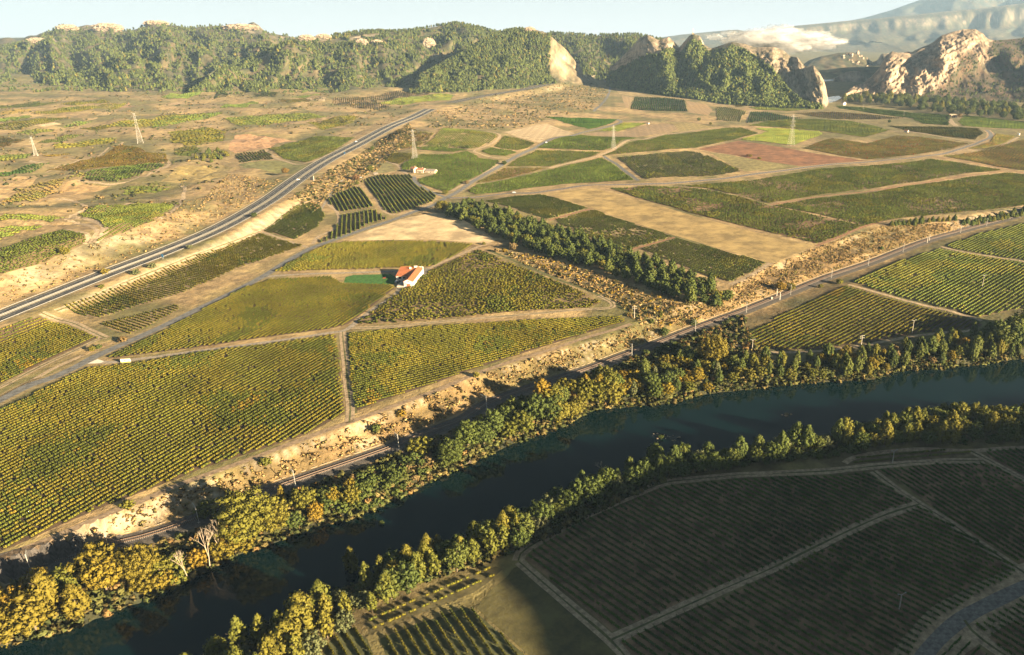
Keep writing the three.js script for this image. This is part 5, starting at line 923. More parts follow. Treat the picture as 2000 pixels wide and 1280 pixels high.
for (const [kind, hue, px, py, h, lab] of [
  ['round', 'yellow-green', 127, 498, 7, 'yellow-green tree on the top edge of the tan motorway cutting'], ['bush', 'golden', 205, 535, 5, 'bright yellow bush on the left verge of the motorway'],
  ['bush', 'grey-green', 264, 537, 5.5, 'olive bush on the motorway verge, left of a pair'], ['bush', 'grey-green', 297, 524, 5.5, 'olive bush on the motorway verge, right of a pair'], ['bush', 'yellow-green', 198, 563, 3.5, 'low yellow-green bush on the near motorway verge'], ['bush', 'grey-green', 370, 486, 4, 'single olive bush on the motorway verge by the pale ledge'], ['round', 'dark green', 496, 424, 5, 'small dark tree on the motorway verge above the pale ledge'],
  ['round', 'yellow-green', 870, 380, 6, 'small round tree at the road junction by the old farm'], ['round', 'russet', 696, 352, 8, 'russet tree on the slope between motorway and old farm'], ['broad', 'yellow-green', 723, 336, 9, 'tall yellow-green tree on the slope left of the old farm'], ['round', 'green', 727, 293, 6, 'green bush on the motorway slope above the farm'], ['round', 'yellow-green', 698, 361, 4, 'low green bush at the corner of the dark striped vineyard'],
  ['broad', 'orange', 558, 341, 9, 'orange tree alone in the green meadow below the motorway'], ['round', 'dark green', 985, 322, 6, 'dark round tree beside the country road junction'], ['round', 'dark green', 912, 290, 5, 'dark tree at the corner of the striped slope'], ['round', 'tawny', 912, 360, 5, 'tawny bush on the verge of the country road'],
  ['broad', 'golden', 1525, 570, 8, 'golden tree on the slope above the railway signals'], ['round', 'yellow-green', 1544, 568, 7, 'yellow-green tree right beside the golden one above the signals'], ['bush', 'green', 1721, 488, 4, 'lone green bush beside the right railway curve'], ['bush', 'yellow-green', 1640, 555, 5, 'bright green bush between railway and the right vineyards'], ['bush', 'yellow-green', 1602, 562, 3.5, 'low bright bush below the railway curve'],
  ['round', 'yellow-green', 180, 686, 3.6, 'yellow-green bush beside the country road at the left'], ['bush', 'tawny', 240, 668, 4, 'tawny bush at the country road bend'], ['bush', 'green', 192, 681, 3, 'small green bush next to the yellow-green one by the road'], ['round', 'tawny', 1002, 488, 6.5, 'tawny leafless-looking tree at the near end of the pine belt'], ['bush', 'golden', 986, 492, 3.5, 'yellow bush under the tawny tree by the pine belt'], ['bush', 'tawny', 970, 492, 4, 'pale dry bush at the tip of the patchy vineyard'], ['bush', 'yellow-green', 945, 478, 3, 'green bush by the pale stone at the track end'],
  ['bush', 'green', 1272, 632, 4, 'dark bush beside the power pole above the railway'], ['plume', 'yellow-green', 1291, 622, 6, 'slim yellow-green tree right of the power pole above the railway'], ['round', 'green', 1297, 656, 6, 'green thicket tree beside the railway under the power pole'], ['round', 'green', 1355, 636, 5, 'green tree right against the railway mast'], ['bush', 'yellow-green', 1419, 327, 4, 'round bush in the ploughed red field, leftmost of its three'],
  ['bush', 'russet', 1461, 305, 4, 'russet bush in the ploughed red field'], ['bush', 'golden', 1466, 307, 5, 'pale yellow bush in the ploughed red field'], ['bush', 'yellow-green', 1483, 311, 4, 'green bush in the ploughed red field, rightmost'], ['round', 'green', 1365, 236, 7, 'green tree on the hedge line below the square vineyard'], ['round', 'yellow-green', 1388, 244, 6, 'yellow-green tree at the end of the hedge line'], ['round', 'dark green', 1737, 240, 7, 'dark round tree on the bare knoll of the valley floor'],
  ['round', 'dark green', 1851, 234, 9, 'dark tree left of the ruined farm'], ['round', 'tawny', 1874, 230, 9, 'brownish tree right of the ruined farm'], ['bush', 'yellow-green', 250, 992, 4, 'yellow-green bush on the edge track above the railway, left'], ['bush', 'yellow-green', 520, 908, 4.5, 'yellow-green bush on the pale bluff above the railway'], ['bush', 'green', 735, 842, 4, 'bright green bush among dry grass on the railway bluff'], ['bush', 'yellow-green', 930, 736, 3.5, 'small bush on the edge of the fan-shaped vineyard'], ['bush', 'golden', 784, 812, 3.5, 'yellow bush high on the railway bluff'],
]) tree(kind, hue, ...at(px, py), h, lab);
// scrub: low bushes and tussocks nobody could count
function scrub(label, count, area, size, cols, keep) {
  const M = [], C = [], m = new THREE.Matrix4(), q = new THREE.Quaternion(), e = new THREE.Euler(), w = typeof area === 'function' ? [] : path(area); let x0 = 1e9, x1 = -1e9, z0 = 1e9, z1 = -1e9; for (const [x, z] of w) { x0 = Math.min(x0, x); x1 = Math.max(x1, x); z0 = Math.min(z0, z); z1 = Math.max(z1, z); }
  seed(count);
  for (let k = 0; k < count; k++) {
    const [x, z] = w.length ? [rr(x0, x1), rr(z0, z1)] : area(); if ((w.length && !inside(w, x, z)) || (keep && !keep(x, z))) continue;
    const s = size * Math.pow(rnd(), 1.6) * 1.3 + size * 0.3;
    m.compose(new THREE.Vector3(x, ground(x, z) + s * 0.3, z), q.setFromEuler(e.set(rr(-0.3, 0.3), rr(0, 6.28), rr(-0.3, 0.3))), new THREE.Vector3(s * rr(0.9, 1.6), s * rr(0.7, 1.2), s * rr(0.9, 1.6))); M.push(m.clone());
    const c = pick(cols), b = rr(0.7, 1.3); C.push([c[0] * b, c[1] * b, c[2] * b]);
  }
  const im = new THREE.InstancedMesh(SCRUB, LEAFY, M.length), cc = new THREE.Color(); M.forEach((k, i) => { im.setMatrixAt(i, k); im.setColorAt(i, cc.setRGB(...C[i])); });
  im.name = numbered('scrub'); im.userData = { kind: 'stuff', label, category: 'scrub' }; scene.add(im);
}
const SCRUB = leafClump(26, 0.6, 0.5, 0.6, 0.2, 611, 0.7);
const DRYC = [[0.36, 0.25, 0.105], [0.3, 0.21, 0.095], [0.42, 0.31, 0.15], [0.22, 0.19, 0.07]], GREENC = [[0.085, 0.095, 0.03], [0.11, 0.11, 0.035], [0.06, 0.075, 0.025], [0.16, 0.13, 0.05]];
const edge = RW;
const beside = (L, s0, s1, r0, r1) => () => { const p = railAt(rr(s0, s1)), r = rr(r0, r1); return [p.x + p.uz * r, p.z - p.ux * r]; };
const RL = railAt(0).len, besideWater = (L, far) => { const l = smooth(L.slice(1, -1), 10); return () => { const k = Math.floor(rr(0, l.length - 1.001)), u = rnd(), a = l[k], b = l[k + 1], d = Math.hypot(b[0] - a[0], b[1] - a[1]), r = (far ? 1 : -1) * rr(0.3, 17); return [lerp(a[0], b[0], u) + (b[1] - a[1]) / d * r, lerp(a[1], b[1], u) - (b[0] - a[0]) / d * r]; }; };
scrub('dry scrub and tussocks on the bluff between vineyards and railway', 30000, beside(RW, 0, RL, 6, 62), 0.85, DRYC, (x, z) => near(ED, x, z).d < 1 && near(RW, x, z).d > 6 && fbm(x * 0.05, z * 0.05, 2) > -0.28);
scrub('rough green undergrowth on the far river bank', 9000, beside(RW, 0, RL, -60, -7), 2, GREENC.concat([[0.2, 0.13, 0.05]]), (x, z) => near(RW, x, z).d < -7 && near(WL, x, z).d > 0.2 && !(x > 90 && near(WL, x, z).d > 22));
scrub('leafy fringe along the far waterline', 5000, besideWater(WL, true), 1.9, GREENC, (x, z) => near(RW, x, z).d < -8);
scrub('rough green undergrowth on the near river bank', 6500, besideWater(WR, false), 1.8, GREENC);
scrub('yellow-flowered dry scrub in the hollow between the pine belt and the patchy vineyard', 6500, [[985, 492], [1060, 500], [1160, 532], [1280, 575], [1390, 606], [1350, 632], [1290, 640], [1240, 630], [1200, 588], [1100, 545], [1010, 512]], 1.2, DRYC.concat([[0.32, 0.22, 0.03], [0.1, 0.1, 0.035]]));
scrub('dry scrub on the slope between the motorway and the old farm', 6000, [[560, 392], [640, 335], [720, 290], [800, 240], [815, 262], [770, 300], [745, 325], [690, 365], [640, 385], [610, 420], [590, 400]], 1.6, DRYC.concat(GREENC));
scrub('dark bushes over the dry scrubland at the upper left', 9000, [[0, 200], [300, 178], [640, 176], [840, 205], [700, 262], [560, 262], [440, 262], [440, 350], [560, 360], [360, 402], [150, 418], [0, 420]], 2.2, GREENC.concat([[0.2, 0.14, 0.06]]), (x, z) => fbm(x * 0.01, z * 0.012, 3) > 0.02 && Math.abs(near(MW, x, z).d) > 17);
scrub('dry bushes on the tan hill in the middle distance', 5200, [[830, 225], [900, 205], [1000, 178], [1150, 150], [1190, 180], [1150, 220], [1080, 226], [1050, 240], [985, 256], [900, 250], [840, 252]], 2, GREENC.concat(DRYC), (x, z) => Math.abs(near(MW, x, z).d) > 17);
scrub('tussocks on the tan slope above the motorway', 5000, [[0, 545], [141, 494], [264, 448], [352, 404], [446, 340], [560, 352], [527, 384], [422, 442], [316, 486], [105, 568], [0, 608]], 1, DRYC, (x, z) => near(MW, x, z).d > 15);

// ------------------------------------------------------------------ buildings
const V3 = (x, y, z) => new THREE.Vector3(x, y, z);
const box = (x, y, z, w, h, d) => { const g = new THREE.BoxGeometry(w, h, d); g.translate(x, y, z); return g; };
function bar(a, b, r, n = 5, r2 = r) { const d = V3().subVectors(b, a), g = new THREE.CylinderGeometry(r2, r, d.length(), n, 1); g.translate(0, d.length() / 2, 0); g.applyQuaternion(new THREE.Quaternion().setFromUnitVectors(V3(0, 1, 0), d.normalize())); g.translate(a.x, a.y, a.z); return g; }
function gabled(w, d, eave, ridge, y0 = -1) { const s = new THREE.Shape([[-w / 2, y0], [w / 2, y0], [w / 2, eave], [0, ridge], [-w / 2, eave]].map(([x, y]) => new THREE.Vector2(x, y))); const g = new THREE.ExtrudeGeometry(s, { depth: d, bevelEnabled: false }); g.translate(0, 0, -d); return g; }
function slab(x0, y0, x1, y1, d, th = 0.22, over = 0.35) { const s = new THREE.Shape([[x0, y0], [x1, y1], [x1, y1 + th], [x0, y0 + th]].map(([x, y]) => new THREE.Vector2(x, y))); const g = new THREE.ExtrudeGeometry(s, { depth: d + over * 2, bevelEnabled: false }); g.translate(0, 0, -d - over); return g; }
const topY = (z, px, py) => { const d = ray(px, py); return EYE + d[1] * (z / d[2]); };
const WHITE = std([0.8, 0.78, 0.74], { map: scaled(TEX, 14), roughness: 0.9 }), CREAM = std([0.66, 0.55, 0.42], { map: scaled(TEX, 8) }), TILE = std([0.5, 0.17, 0.07], { map: scaled(TEXS, 3), roughness: 0.85 }), OLDTILE = std([0.42, 0.2, 0.12], { map: scaled(TEX, 3) }), GREYROOF = std([0.3, 0.27, 0.24], { map: scaled(TEX, 3) }), DARKIN = std([0.03, 0.03, 0.03]), REDWOOD = std([0.5, 0.12, 0.07], { roughness: 0.6 }), STONE = std([0.42, 0.34, 0.25], { map: scaled(TEX, 4) }), CONC = std([0.5, 0.47, 0.42], { map: scaled(TEX, 5) }), STEEL = std([0.42, 0.42, 0.4], { metalness: 0.3, roughness: 0.55 });
{
  const A = at(789, 561.5), B = at(807.2, 561.5), C = at(826.5, 536), w = Math.hypot(B[0] - A[0], B[1] - A[1]) * 0.97, len = Math.hypot(C[0] - B[0], C[1] - B[1]);
  const dx = (C[0] - B[0]) / len, dz = (C[1] - B[1]) / len, mx = (A[0] + B[0]) / 2, mz = (A[1] + B[1]) / 2, turn = Math.atan2(-dx, -dz);
  console.log('house', w.toFixed(1), len.toFixed(1), (turn * 57.3).toFixed(0));
  const h = thing('farmhouse', 'white farmhouse with orange tiled roofs and a red door beside the green lawn', 'house', mx, ground(mx, mz), mz, turn);
  const E = 4.5, R = 5.9, W2 = w / 2;
  part('wall', gabled(w, len, E, R), WHITE, h);
  const s = (R - E) / W2;
  part('roof', slab(0, R, W2 + 0.4, E - s * 0.4, len), TILE, h); part('roof', slab(0, R, -W2 - 0.4, E - s * 0.4, len), TILE, h);
  part('ridge_cap', bar(V3(0, R + 0.18, 0.35), V3(0, R + 0.18, -len - 0.35), 0.16, 6), TILE, h);
  const door = new THREE.Group(); door.name = 'door'; h.add(door);
  part('door_leaf', box(-0.62, 1.15, 0.04, 1.2, 2.5, 0.1), REDWOOD, door); part('door_leaf', box(0.62, 1.15, 0.04, 1.2, 2.5, 0.1), REDWOOD, door); part('door_frame', box(0, 2.48, 0.05, 2.8, 0.16, 0.14), std([0.4, 0.1, 0.06]), door);
  const win = part('window', box(0, 4.35, 0.03, 0.6, 0.7, 0.08), DARKIN, h); part('frame', box(0, 4.35, 0.015, 0.8, 0.9, 0.06), REDWOOD, win);
  for (const z of [0.28, 0.55, 0.8]) { const q = part('window', box(W2 + 0.02, 2.6, -len * z, 0.08, 0.9, 1), DARKIN, h); part('sill', box(W2 + 0.08, 2.08, -len * z, 0.2, 0.1, 1.2), CONC, q); }
  // the wing behind on the left, its roof falling towards the yard
  const wl = 9.5, z0 = -len * 0.5, wd = len * 0.5;
  part('wall', box(-W2 - wl / 2, 1.2, z0 - wd / 2, wl, 4.4, wd), WHITE, h);
  const roof = new THREE.BufferGeometry(); { const x0 = -W2 - wl - 0.3, x1 = -0.2, zf = z0 + 0.6, zb = z0 - wd - 0.3, yf = 3.4, yb = 5.9, P = [[x0, yf, zf], [x1, yf, zf], [x1, yb, zb], [x0, yb, zb], [x0, yf + 0.25, zf], [x1, yf + 0.25, zf], [x1, yb + 0.25, zb], [x0, yb + 0.25, zb]]; roof.setAttribute('position', new THREE.Float32BufferAttribute([[4, 5, 6], [4, 6, 7], [0, 2, 1], [0, 3, 2], [0, 1, 5], [0, 5, 4], [1, 2, 6], [1, 6, 5], [2, 3, 7], [2, 7, 6], [3, 0, 4], [3, 4, 7]].flat().flatMap((i) => P[i]), 3)); roof.computeVertexNormals(); roof.setAttribute('uv', new THREE.Float32BufferAttribute(new Float32Array(72).map((v, i) => i * 0.7), 2)); }
  part('wing_roof', roof, TILE, h);
  part('wall', box(-W2 - wl / 2, 4.2, z0 - wd - 0.1, wl, 3, 0.3), WHITE, h);
  for (const x of [-W2 - 6.8, -W2 - 3.6]) part('window', box(x, 2.2, z0 + 0.02, 1.9, 1.5, 0.1), DARKIN, h);
  part('chimney', box(-W2 - 1.6, 5.9, z0 - wd * 0.75, 1.1, 1.8, 1), WHITE, h); part('chimney', box(-1.4, 6.4, -len + 1.2, 2, 1.2, 1.4), WHITE, h);
  part('terrace', box(-W2 - 2.6, 0.35, z0 / 2, 5.2, 1.3, -z0), CONC, h);
  part('parapet', box(W2 - 1.8, 4.9, -len - 2.4, 3.6, 1, 0.3), WHITE, h); part('parapet', box(W2 - 0.12, 2.2, -len - 1.2, 0.28, 6.3, 2.4), WHITE, h); part('flat_roof', box(W2 - 1.8, 4.3, -len - 1.2, 3.4, 0.3, 2.3), std([0.08, 0.3, 0.32]), h);
}
function barn(name, label, A, B, depth, eave, ridge, wall, roofM, o = {}) {
  const a = at(...A), b = at(...B), L = Math.hypot(b[0] - a[0], b[1] - a[1]), ux = (b[0] - a[0]) / L, uz = (b[1] - a[1]) / L, turn = Math.atan2(ux, uz);       // local +z runs from A to B
  const h = thing(name, label, o.category || 'house', b[0], Math.min(ground(...a), ground(...b)), b[1], turn);
  const W = depth, s = (ridge - eave) / (W / 2);
  const off = new THREE.Group(); off.name = 'body'; off.position.set(W / 2, 0, 0); 
  const mv = (g) => { g.translate(W / 2, 0, 0); return g; };
  part('wall', mv(gabled(W, L, eave, ridge)), wall, h); part('roof', mv(slab(0, ridge, W / 2 + 0.3, eave - s * 0.3, L)), roofM, h); part('roof', mv(slab(0, ridge, -W / 2 - 0.3, eave - s * 0.3, L)), roofM, h);
  for (const [t, y, ww, hh] of o.windows || []) part('window', box(-0.02, y, -L * t, 0.12, hh, ww), DARKIN, h);
  if (o.gate) part('door', box(W / 2, 1.5, 0.03, 2.6, 3.2, 0.12), std([0.16, 0.36, 0.06]), h);
  if (o.chimney) part('chimney', box(W / 2, ridge + 0.3, -L * 0.3, 0.8, 1.4, 0.8), wall, h);
  return h;
}
barn('old_farmhouse', 'tall old farmhouse with red roof, left end of the pale farm row', [801.5, 337], [808.3, 338.2], 8, 5.2, 7.2, CREAM, OLDTILE, { windows: [[0.3, 3.6, 0.9, 1.1], [0.7, 3.6, 0.9, 1.1], [0.3, 1.2, 0.9, 1.1], [0.72, 1, 1.1, 2]], chimney: true });
barn('old_farmhouse', 'lower old farmhouse with red roof in the middle of the pale farm row', [814, 337.6], [827, 338.4], 8.5, 4, 5.6, CREAM, OLDTILE, { windows: [[0.2, 1.6, 1, 1.6], [0.42, 1.3, 1, 2.2], [0.6, 1.3, 1, 2.2], [0.8, 1.6, 1, 1.6]], chimney: true });
barn('farm_shed', 'long grey-roofed farm shed with a green gate, right end of the farm row', [830.5, 338], [849, 339.6], 8, 3.2, 5, CREAM, GREYROOF, { gate: true, windows: [[0.8, 1.6, 1, 1.2], [0.45, 1.6, 1, 1.2]], category: 'shed' });
barn('field_hut', 'tiny white hut with a red roof beside the pale track on the valley floor', [1766, 258], [1773, 258.6], 4.5, 2.8, 3.8, WHITE, OLDTILE, { category: 'hut', windows: [[0.5, 1.4, 0.8, 1]] });
barn('field_hut', 'tiny white hut at the right edge above the hook of the road', [1987, 264], [1990.5, 264.4], 3.5, 2.8, 3.6, WHITE, WHITE, { category: 'hut' });
barn('white_house', 'small white house by the gorge river at the foot of the crag', [1643, 205], [1647, 205.6], 9, 5, 8, WHITE, GREYROOF, { windows: [[0.5, 2.6, 1.2, 1.4]] });
barn('field_hut', 'little pale stone hut at the bare field’s hedge above the country road', [1262, 242.4], [1266.5, 242.8], 4, 2.4, 3.2, WHITE, GREYROOF, { category: 'hut' });
barn('field_hut', 'little pale shed at the meadow corner left of the old farm', [730, 341.2], [737, 341.6], 3.5, 2, 2.6, GREYROOF, GREYROOF, { category: 'shed' });
{
  const [x, z] = at(1865, 229.5), r = thing('ruined_farm', 'roofless stone ruin with dark doorways between two trees on the valley floor', 'ruin', x, ground(x, z), z, 0.1);
  part('wall', mergeGeometries([box(0, 2.6, -8, 16, 7, 0.6), box(-8, 2, -4, 0.6, 6, 8), box(8, 1.6, -4, 0.6, 5, 8), ...[-6.4, -2.2, 2.2, 6.4].map((q) => box(q, 1.6, 0, 1.6, 5, 0.6)), box(0, 4.4, 0, 16, 0.9, 0.6)]), STONE, r);
  for (const q of [-4.3, 0, 4.3]) part('doorway', box(q, 1.8, -0.35, 2.5, 4.2, 0.2), DARKIN, r);
}
{
  const rows = []; seed(881);
  for (let k = 0; k < 34; k++) rows.push([rr(1648, 1704), rr(101, 117)]);
  const proto = new THREE.Group(); let first = null;
  for (let k = 0; k < rows.length; k++) {
    const u = (rows[k][0] - 1560) / 215, t = rr(0.42, 0.96), p = HILLS.town.pt(u, t);
    let h;
    if (!first) { h = first = thing('village_house', '', 'house'); part('wall', gabled(11, 14, 6, 8.6, -4), CREAM, h); part('roof', slab(0, 8.6, 6, 5.7, 14), OLDTILE, h); part('roof', slab(0, 8.6, -6, 5.7, 14), OLDTILE, h); for (const x of [-2.6, 2.6]) part('window', box(x, 3, 0.04, 1.4, 1.8, 0.1), DARKIN, h); }
    else { h = first.clone(); h.name = numbered('village_house'); scene.add(h); }
    h.position.set(p[0], p[1], p[2]); h.rotation.y = rr(-0.8, 0.8); h.scale.setScalar(rr(0.45, 0.85));
    h.userData = { label: 'pale house of the hazy hill village beyond the gorge', category: 'house', group: 'pale village houses on the hill beyond the gorge' };
  }
  const p = HILLS.town.pt((1676 - 1560) / 215, 0.99), c = thing('village_church', 'church tower topping the hazy hill village beyond the gorge', 'church', p[0], p[1], p[2]);
  part('tower', box(0, 5, 0, 6, 18, 6), CREAM, c); part('nave', gabled(12, 20, 8, 11, -4), CREAM, c); part('roof', new THREE.ConeGeometry(4.8, 4, 4).translate(0, 16, 0).rotateY(Math.PI / 4), OLDTILE, c);
}
{
  const p = HILLS.gorge.pt((1353.5 - 1186) / 432, 1), m = thing('hilltop_monument', 'small pale monument standing on the sharp gorge peak', 'monument', p[0], p[1] - 1, p[2]);
  part('plinth', box(0, 2, 0, 6, 5, 6), STONE, m); part('column', new THREE.CylinderGeometry(0.9, 1.3, 9, 10).translate(0, 8.5, 0), WHITE, m); part('figure', new THREE.SphereGeometry(1.2, 10, 8).scale(0.8, 1.5, 0.8).translate(0, 14, 0), WHITE, m);
}
// ------------------------------------------------------------------ pylons, poles, masts
function pylon(px, py, tx, ty, label, horn) {
  const [x, z] = at(px, py), y = ground(x, z), H = topY(z, tx, ty) - y, o = thing('lattice_pylon', label, 'pylon', x, y, z, 0.5), b0 = H * 0.085, b1 = H * 0.019, knee = 0.56, T = Math.max(0.08, Math.hypot(x, z) * 0.00008), half = (t) => t < knee ? lerp(b0, b1 * 1.7, t / knee) : lerp(b1 * 1.7, b1, (t - knee) / (1 - knee));
  const C = (k, t) => V3([-1, 1, 1, -1][k] * half(t), t * H, [-1, -1, 1, 1][k] * half(t));
  for (let k = 0; k < 4; k++) part('leg', mergeGeometries([bar(C(k, -0.02), C(k, knee), T), bar(C(k, knee), C(k, 0.97), T * 0.9)]), STEEL, o);
  const br = [], N = 13; for (let i = 0; i < N; i++) { const t0 = 1 - Math.pow(1 - i / N, 0.8), t1 = 1 - Math.pow(1 - (i + 1) / N, 0.8); for (let k = 0; k < 4; k++) { const n = (k + 1) % 4; br.push(bar(C(k, t0 * 0.97), C(n, t1 * 0.97), T * 0.5, 4), bar(C(n, t0 * 0.97), C(k, t1 * 0.97), T * 0.5, 4), bar(C(k, t1 * 0.97), C(n, t1 * 0.97), T * 0.5, 4)); } }
  part('bracing', mergeGeometries(br), STEEL, o);
  for (const t of horn ? [0.62, 0.74, 0.87] : [0.62, 0.76, 0.9]) for (const s of [-1, 1]) { const L = H * 0.11 * s; part('arm', mergeGeometries([bar(V3(s * half(t), t * H, 0), V3(L, t * H - 0.1, 0), T * 0.7), bar(V3(s * half(t), (t + 0.045) * H, 0), V3(L, t * H, 0), T * 0.6), bar(V3(L, t * H, 0), V3(L, t * H - 1.6, 0), T * 0.5, 5)]), STEEL, o); }
  if (horn) for (const s of [-1, 1]) part('horn', bar(V3(0, H * 0.93, 0), V3(s * H * 0.075, H * 1.02, 0), T * 0.7), STEEL, o); else part('peak', bar(V3(0, H * 0.95, 0), V3(0, H, 0), T * 1.2, 5, T * 0.5), label.includes('red') ? std([0.55, 0.12, 0.06]) : STEEL, o);
  for (let k = 0; k < 4; k++) part('footing', box(C(k, 0).x, 0.2, C(k, 0).z, 1.1, 1, 1.1), CONC, o);
}
pylon(810.5, 309.5, 806.4, 251, 'tall pale lattice pylon in the vines behind the old farm');
pylon(1198.3, 290, 1198.4, 244, 'slim pale lattice pylon beside the track in the middle distance');
pylon(1545, 284, 1549, 222, 'tall lattice pylon with a red tip beside the ploughed red field');
pylon(274, 279, 262, 219.5, 'tall lattice pylon with forked top on the dry slope at the left', true);
pylon(70, 304, 59.5, 266, 'smaller lattice pylon with forked top near the left edge', true);
const POLE = std([0.55, 0.52, 0.45], { map: scaled(TEX, 4) }), GLASSY = std([0.25, 0.3, 0.3], { roughness: 0.3 });
function pole(px, py, ty, label, arms = 1) {
  const [x, z] = at(px, py), y = ground(x, z), H = topY(z, px, ty) - y, o = thing('power_pole', label, 'power pole', x, y, z, 0.3);
  part('post', new THREE.CylinderGeometry(0.16, 0.26, H + 0.6, 8).translate(0, H / 2 - 0.3, 0), POLE, o);
  for (let k = 0; k < arms; k++) { const yy = H - 0.4 - k * 1.4; for (const s of [-1, 1]) { part('arm', bar(V3(0, yy, 0), V3(s * 1.5, yy + (arms > 1 ? 0 : 0.9), 0), 0.1, 5), STEEL, o); part('insulator', new THREE.CylinderGeometry(0.13, 0.13, 0.5, 7).translate(s * 1.5, yy - 0.25 + (arms > 1 ? 0 : 0.9), 0), GLASSY, o); } }
}
pole(1756.5, 1190, 1161, 'forked concrete power pole standing in the dark bottom vineyard');
pole(1743, 905.5, 881, 'power pole beside the narrow strip of vines on the near bank');
pole(1239, 622, 598, 'power pole with stacked crossarms above the railway hollow', 2);
pole(1469, 685, 664, 'power pole at the left tip of the curved vineyard');
pole(1682, 676, 655, 'power pole on the lower edge of the curved vineyard, between two others', 2);
pole(1781.5, 651.5, 626, 'tall pale power pole on the lower edge of the curved vineyard, right of the others');
pole(1918.5, 561, 538, 'thin power pole standing inside the middle vineyard right of the railway');
pole(1686, 214.5, 204, 'distant power pole before the poplar belt, left of two');
pole(1765.5, 227.5, 217, 'distant power pole before the poplar belt, right of two');
{
  let first = null; const spots = [[62, 1106], [213, 1070], [383, 1013], [577, 949], [778, 876], [953, 800], [1239, 697], [1354, 646], [1454, 609], [1542, 575], [1620, 542], [1690, 517], [1754, 490], [1868, 453], [1923, 440]];
  const place = ['at the lower left corner before the tawny wood', 'behind the golden wood at the lower left', 'left of the huge yellow-green tree', 'right of the huge yellow-green tree', 'beside the lone round tree', 'among the green trees of the middle bank', 'below the long pale bluff', 'beside the giant golden-topped tree', 'at the foot of the pine belt', 'right of the signals', 'above the top corner of the curved vineyard', 'on the right curve, below the dry slope', 'on the right curve before the paired posts', 'below the little pine row', 'near the right edge under the pines'];
  spots.forEach(([px, py], i) => {
    const [x0, z0] = atY(px, py, RAIL_Y), n = near(RW, x0, z0), k = Math.floor(n.t), a = RW[k], b = RW[Math.min(RW.length - 1, k + 1)], u = n.t - k, L = Math.hypot(b[0] - a[0], b[1] - a[1]), ux = (b[0] - a[0]) / L, uz = (b[1] - a[1]) / L, x = lerp(a[0], b[0], u) - uz * 3.6, z = lerp(a[1], b[1], u) + ux * 3.6;
    let o;
    if (first) { o = first.clone(); o.name = numbered('catenary_mast'); scene.add(o); }
    else {
      o = first = thing('catenary_mast', '', 'railway mast');
      part('post', mergeGeometries([box(0, 3.6, -0.16, 0.16, 8, 0.06), box(0, 3.6, 0.16, 0.16, 8, 0.06), ...[0.6, 1.8, 3, 4.2, 5.4, 6.6].map((y) => box(0, y, 0, 0.12, 0.1, 0.3))]), STEEL, o);
      part('cantilever', mergeGeometries([bar(V3(0, 6.4, 0), V3(0, 7.3, -3.6), 0.07), bar(V3(0, 7.4, 0), V3(0, 7.3, -3.6), 0.06), bar(V3(0, 5.6, 0), V3(0, 5.7, -3.9), 0.05)]), STEEL, o);
      part('insulator', new THREE.CylinderGeometry(0.12, 0.12, 0.5, 7).rotateX(Math.PI / 2).translate(0, 6.5, -0.5), GLASSY, o); part('footing', box(0, -0.2, 0, 0.9, 0.6, 0.9), CONC, o);
    }
    o.position.set(x, RAIL_Y, z); o.rotation.y = -Math.atan2(uz, ux);
    o.userData = { label: 'railway mast with a slanting arm ' + place[i], category: 'railway mast', group: 'railway masts along the track' };
  });
  const sig = (px, py, label, kind) => {
    const [x, z] = atY(px, py, RAIL_Y + 0.2), o = thing(kind === 'box' ? 'relay_box' : 'railway_signal', label, kind === 'box' ? 'relay box' : 'signal', x, RAIL_Y, z, 0.5);
    if (kind === 'box') { part('cabinet', box(0, 0.9, 0, 1.2, 1.9, 0.8), CONC, o); part('lid', box(0, 1.9, 0, 1.35, 0.1, 0.95), CONC, o); }
    else { part('post', new THREE.CylinderGeometry(0.1, 0.12, 5, 8).translate(0, 2.5, 0), CONC, o); part('head', box(0, 5.2, 0, 0.6, 1.4, 0.35), CONC, o); for (const y of [4.8, 5.5]) part('lens', new THREE.CylinderGeometry(0.16, 0.16, 0.1, 10).rotateX(Math.PI / 2).translate(0, y, 0.24), DARKIN, o); part('ladder', box(0.25, 2.4, 0, 0.3, 4.6, 0.06), STEEL, o); }
  };
  sig(1507, 585, 'white relay cabinet beside the track, left of the railway signals', 'box');
  sig(1517, 579, 'white railway signal on the far side of the track'); sig(1523, 586, 'white railway signal on the near side of the track');
  sig(1811, 474, 'white signal post on the right railway curve, left of a pair'); sig(1815, 470, 'white signal post on the right railway curve, right of a pair');
}
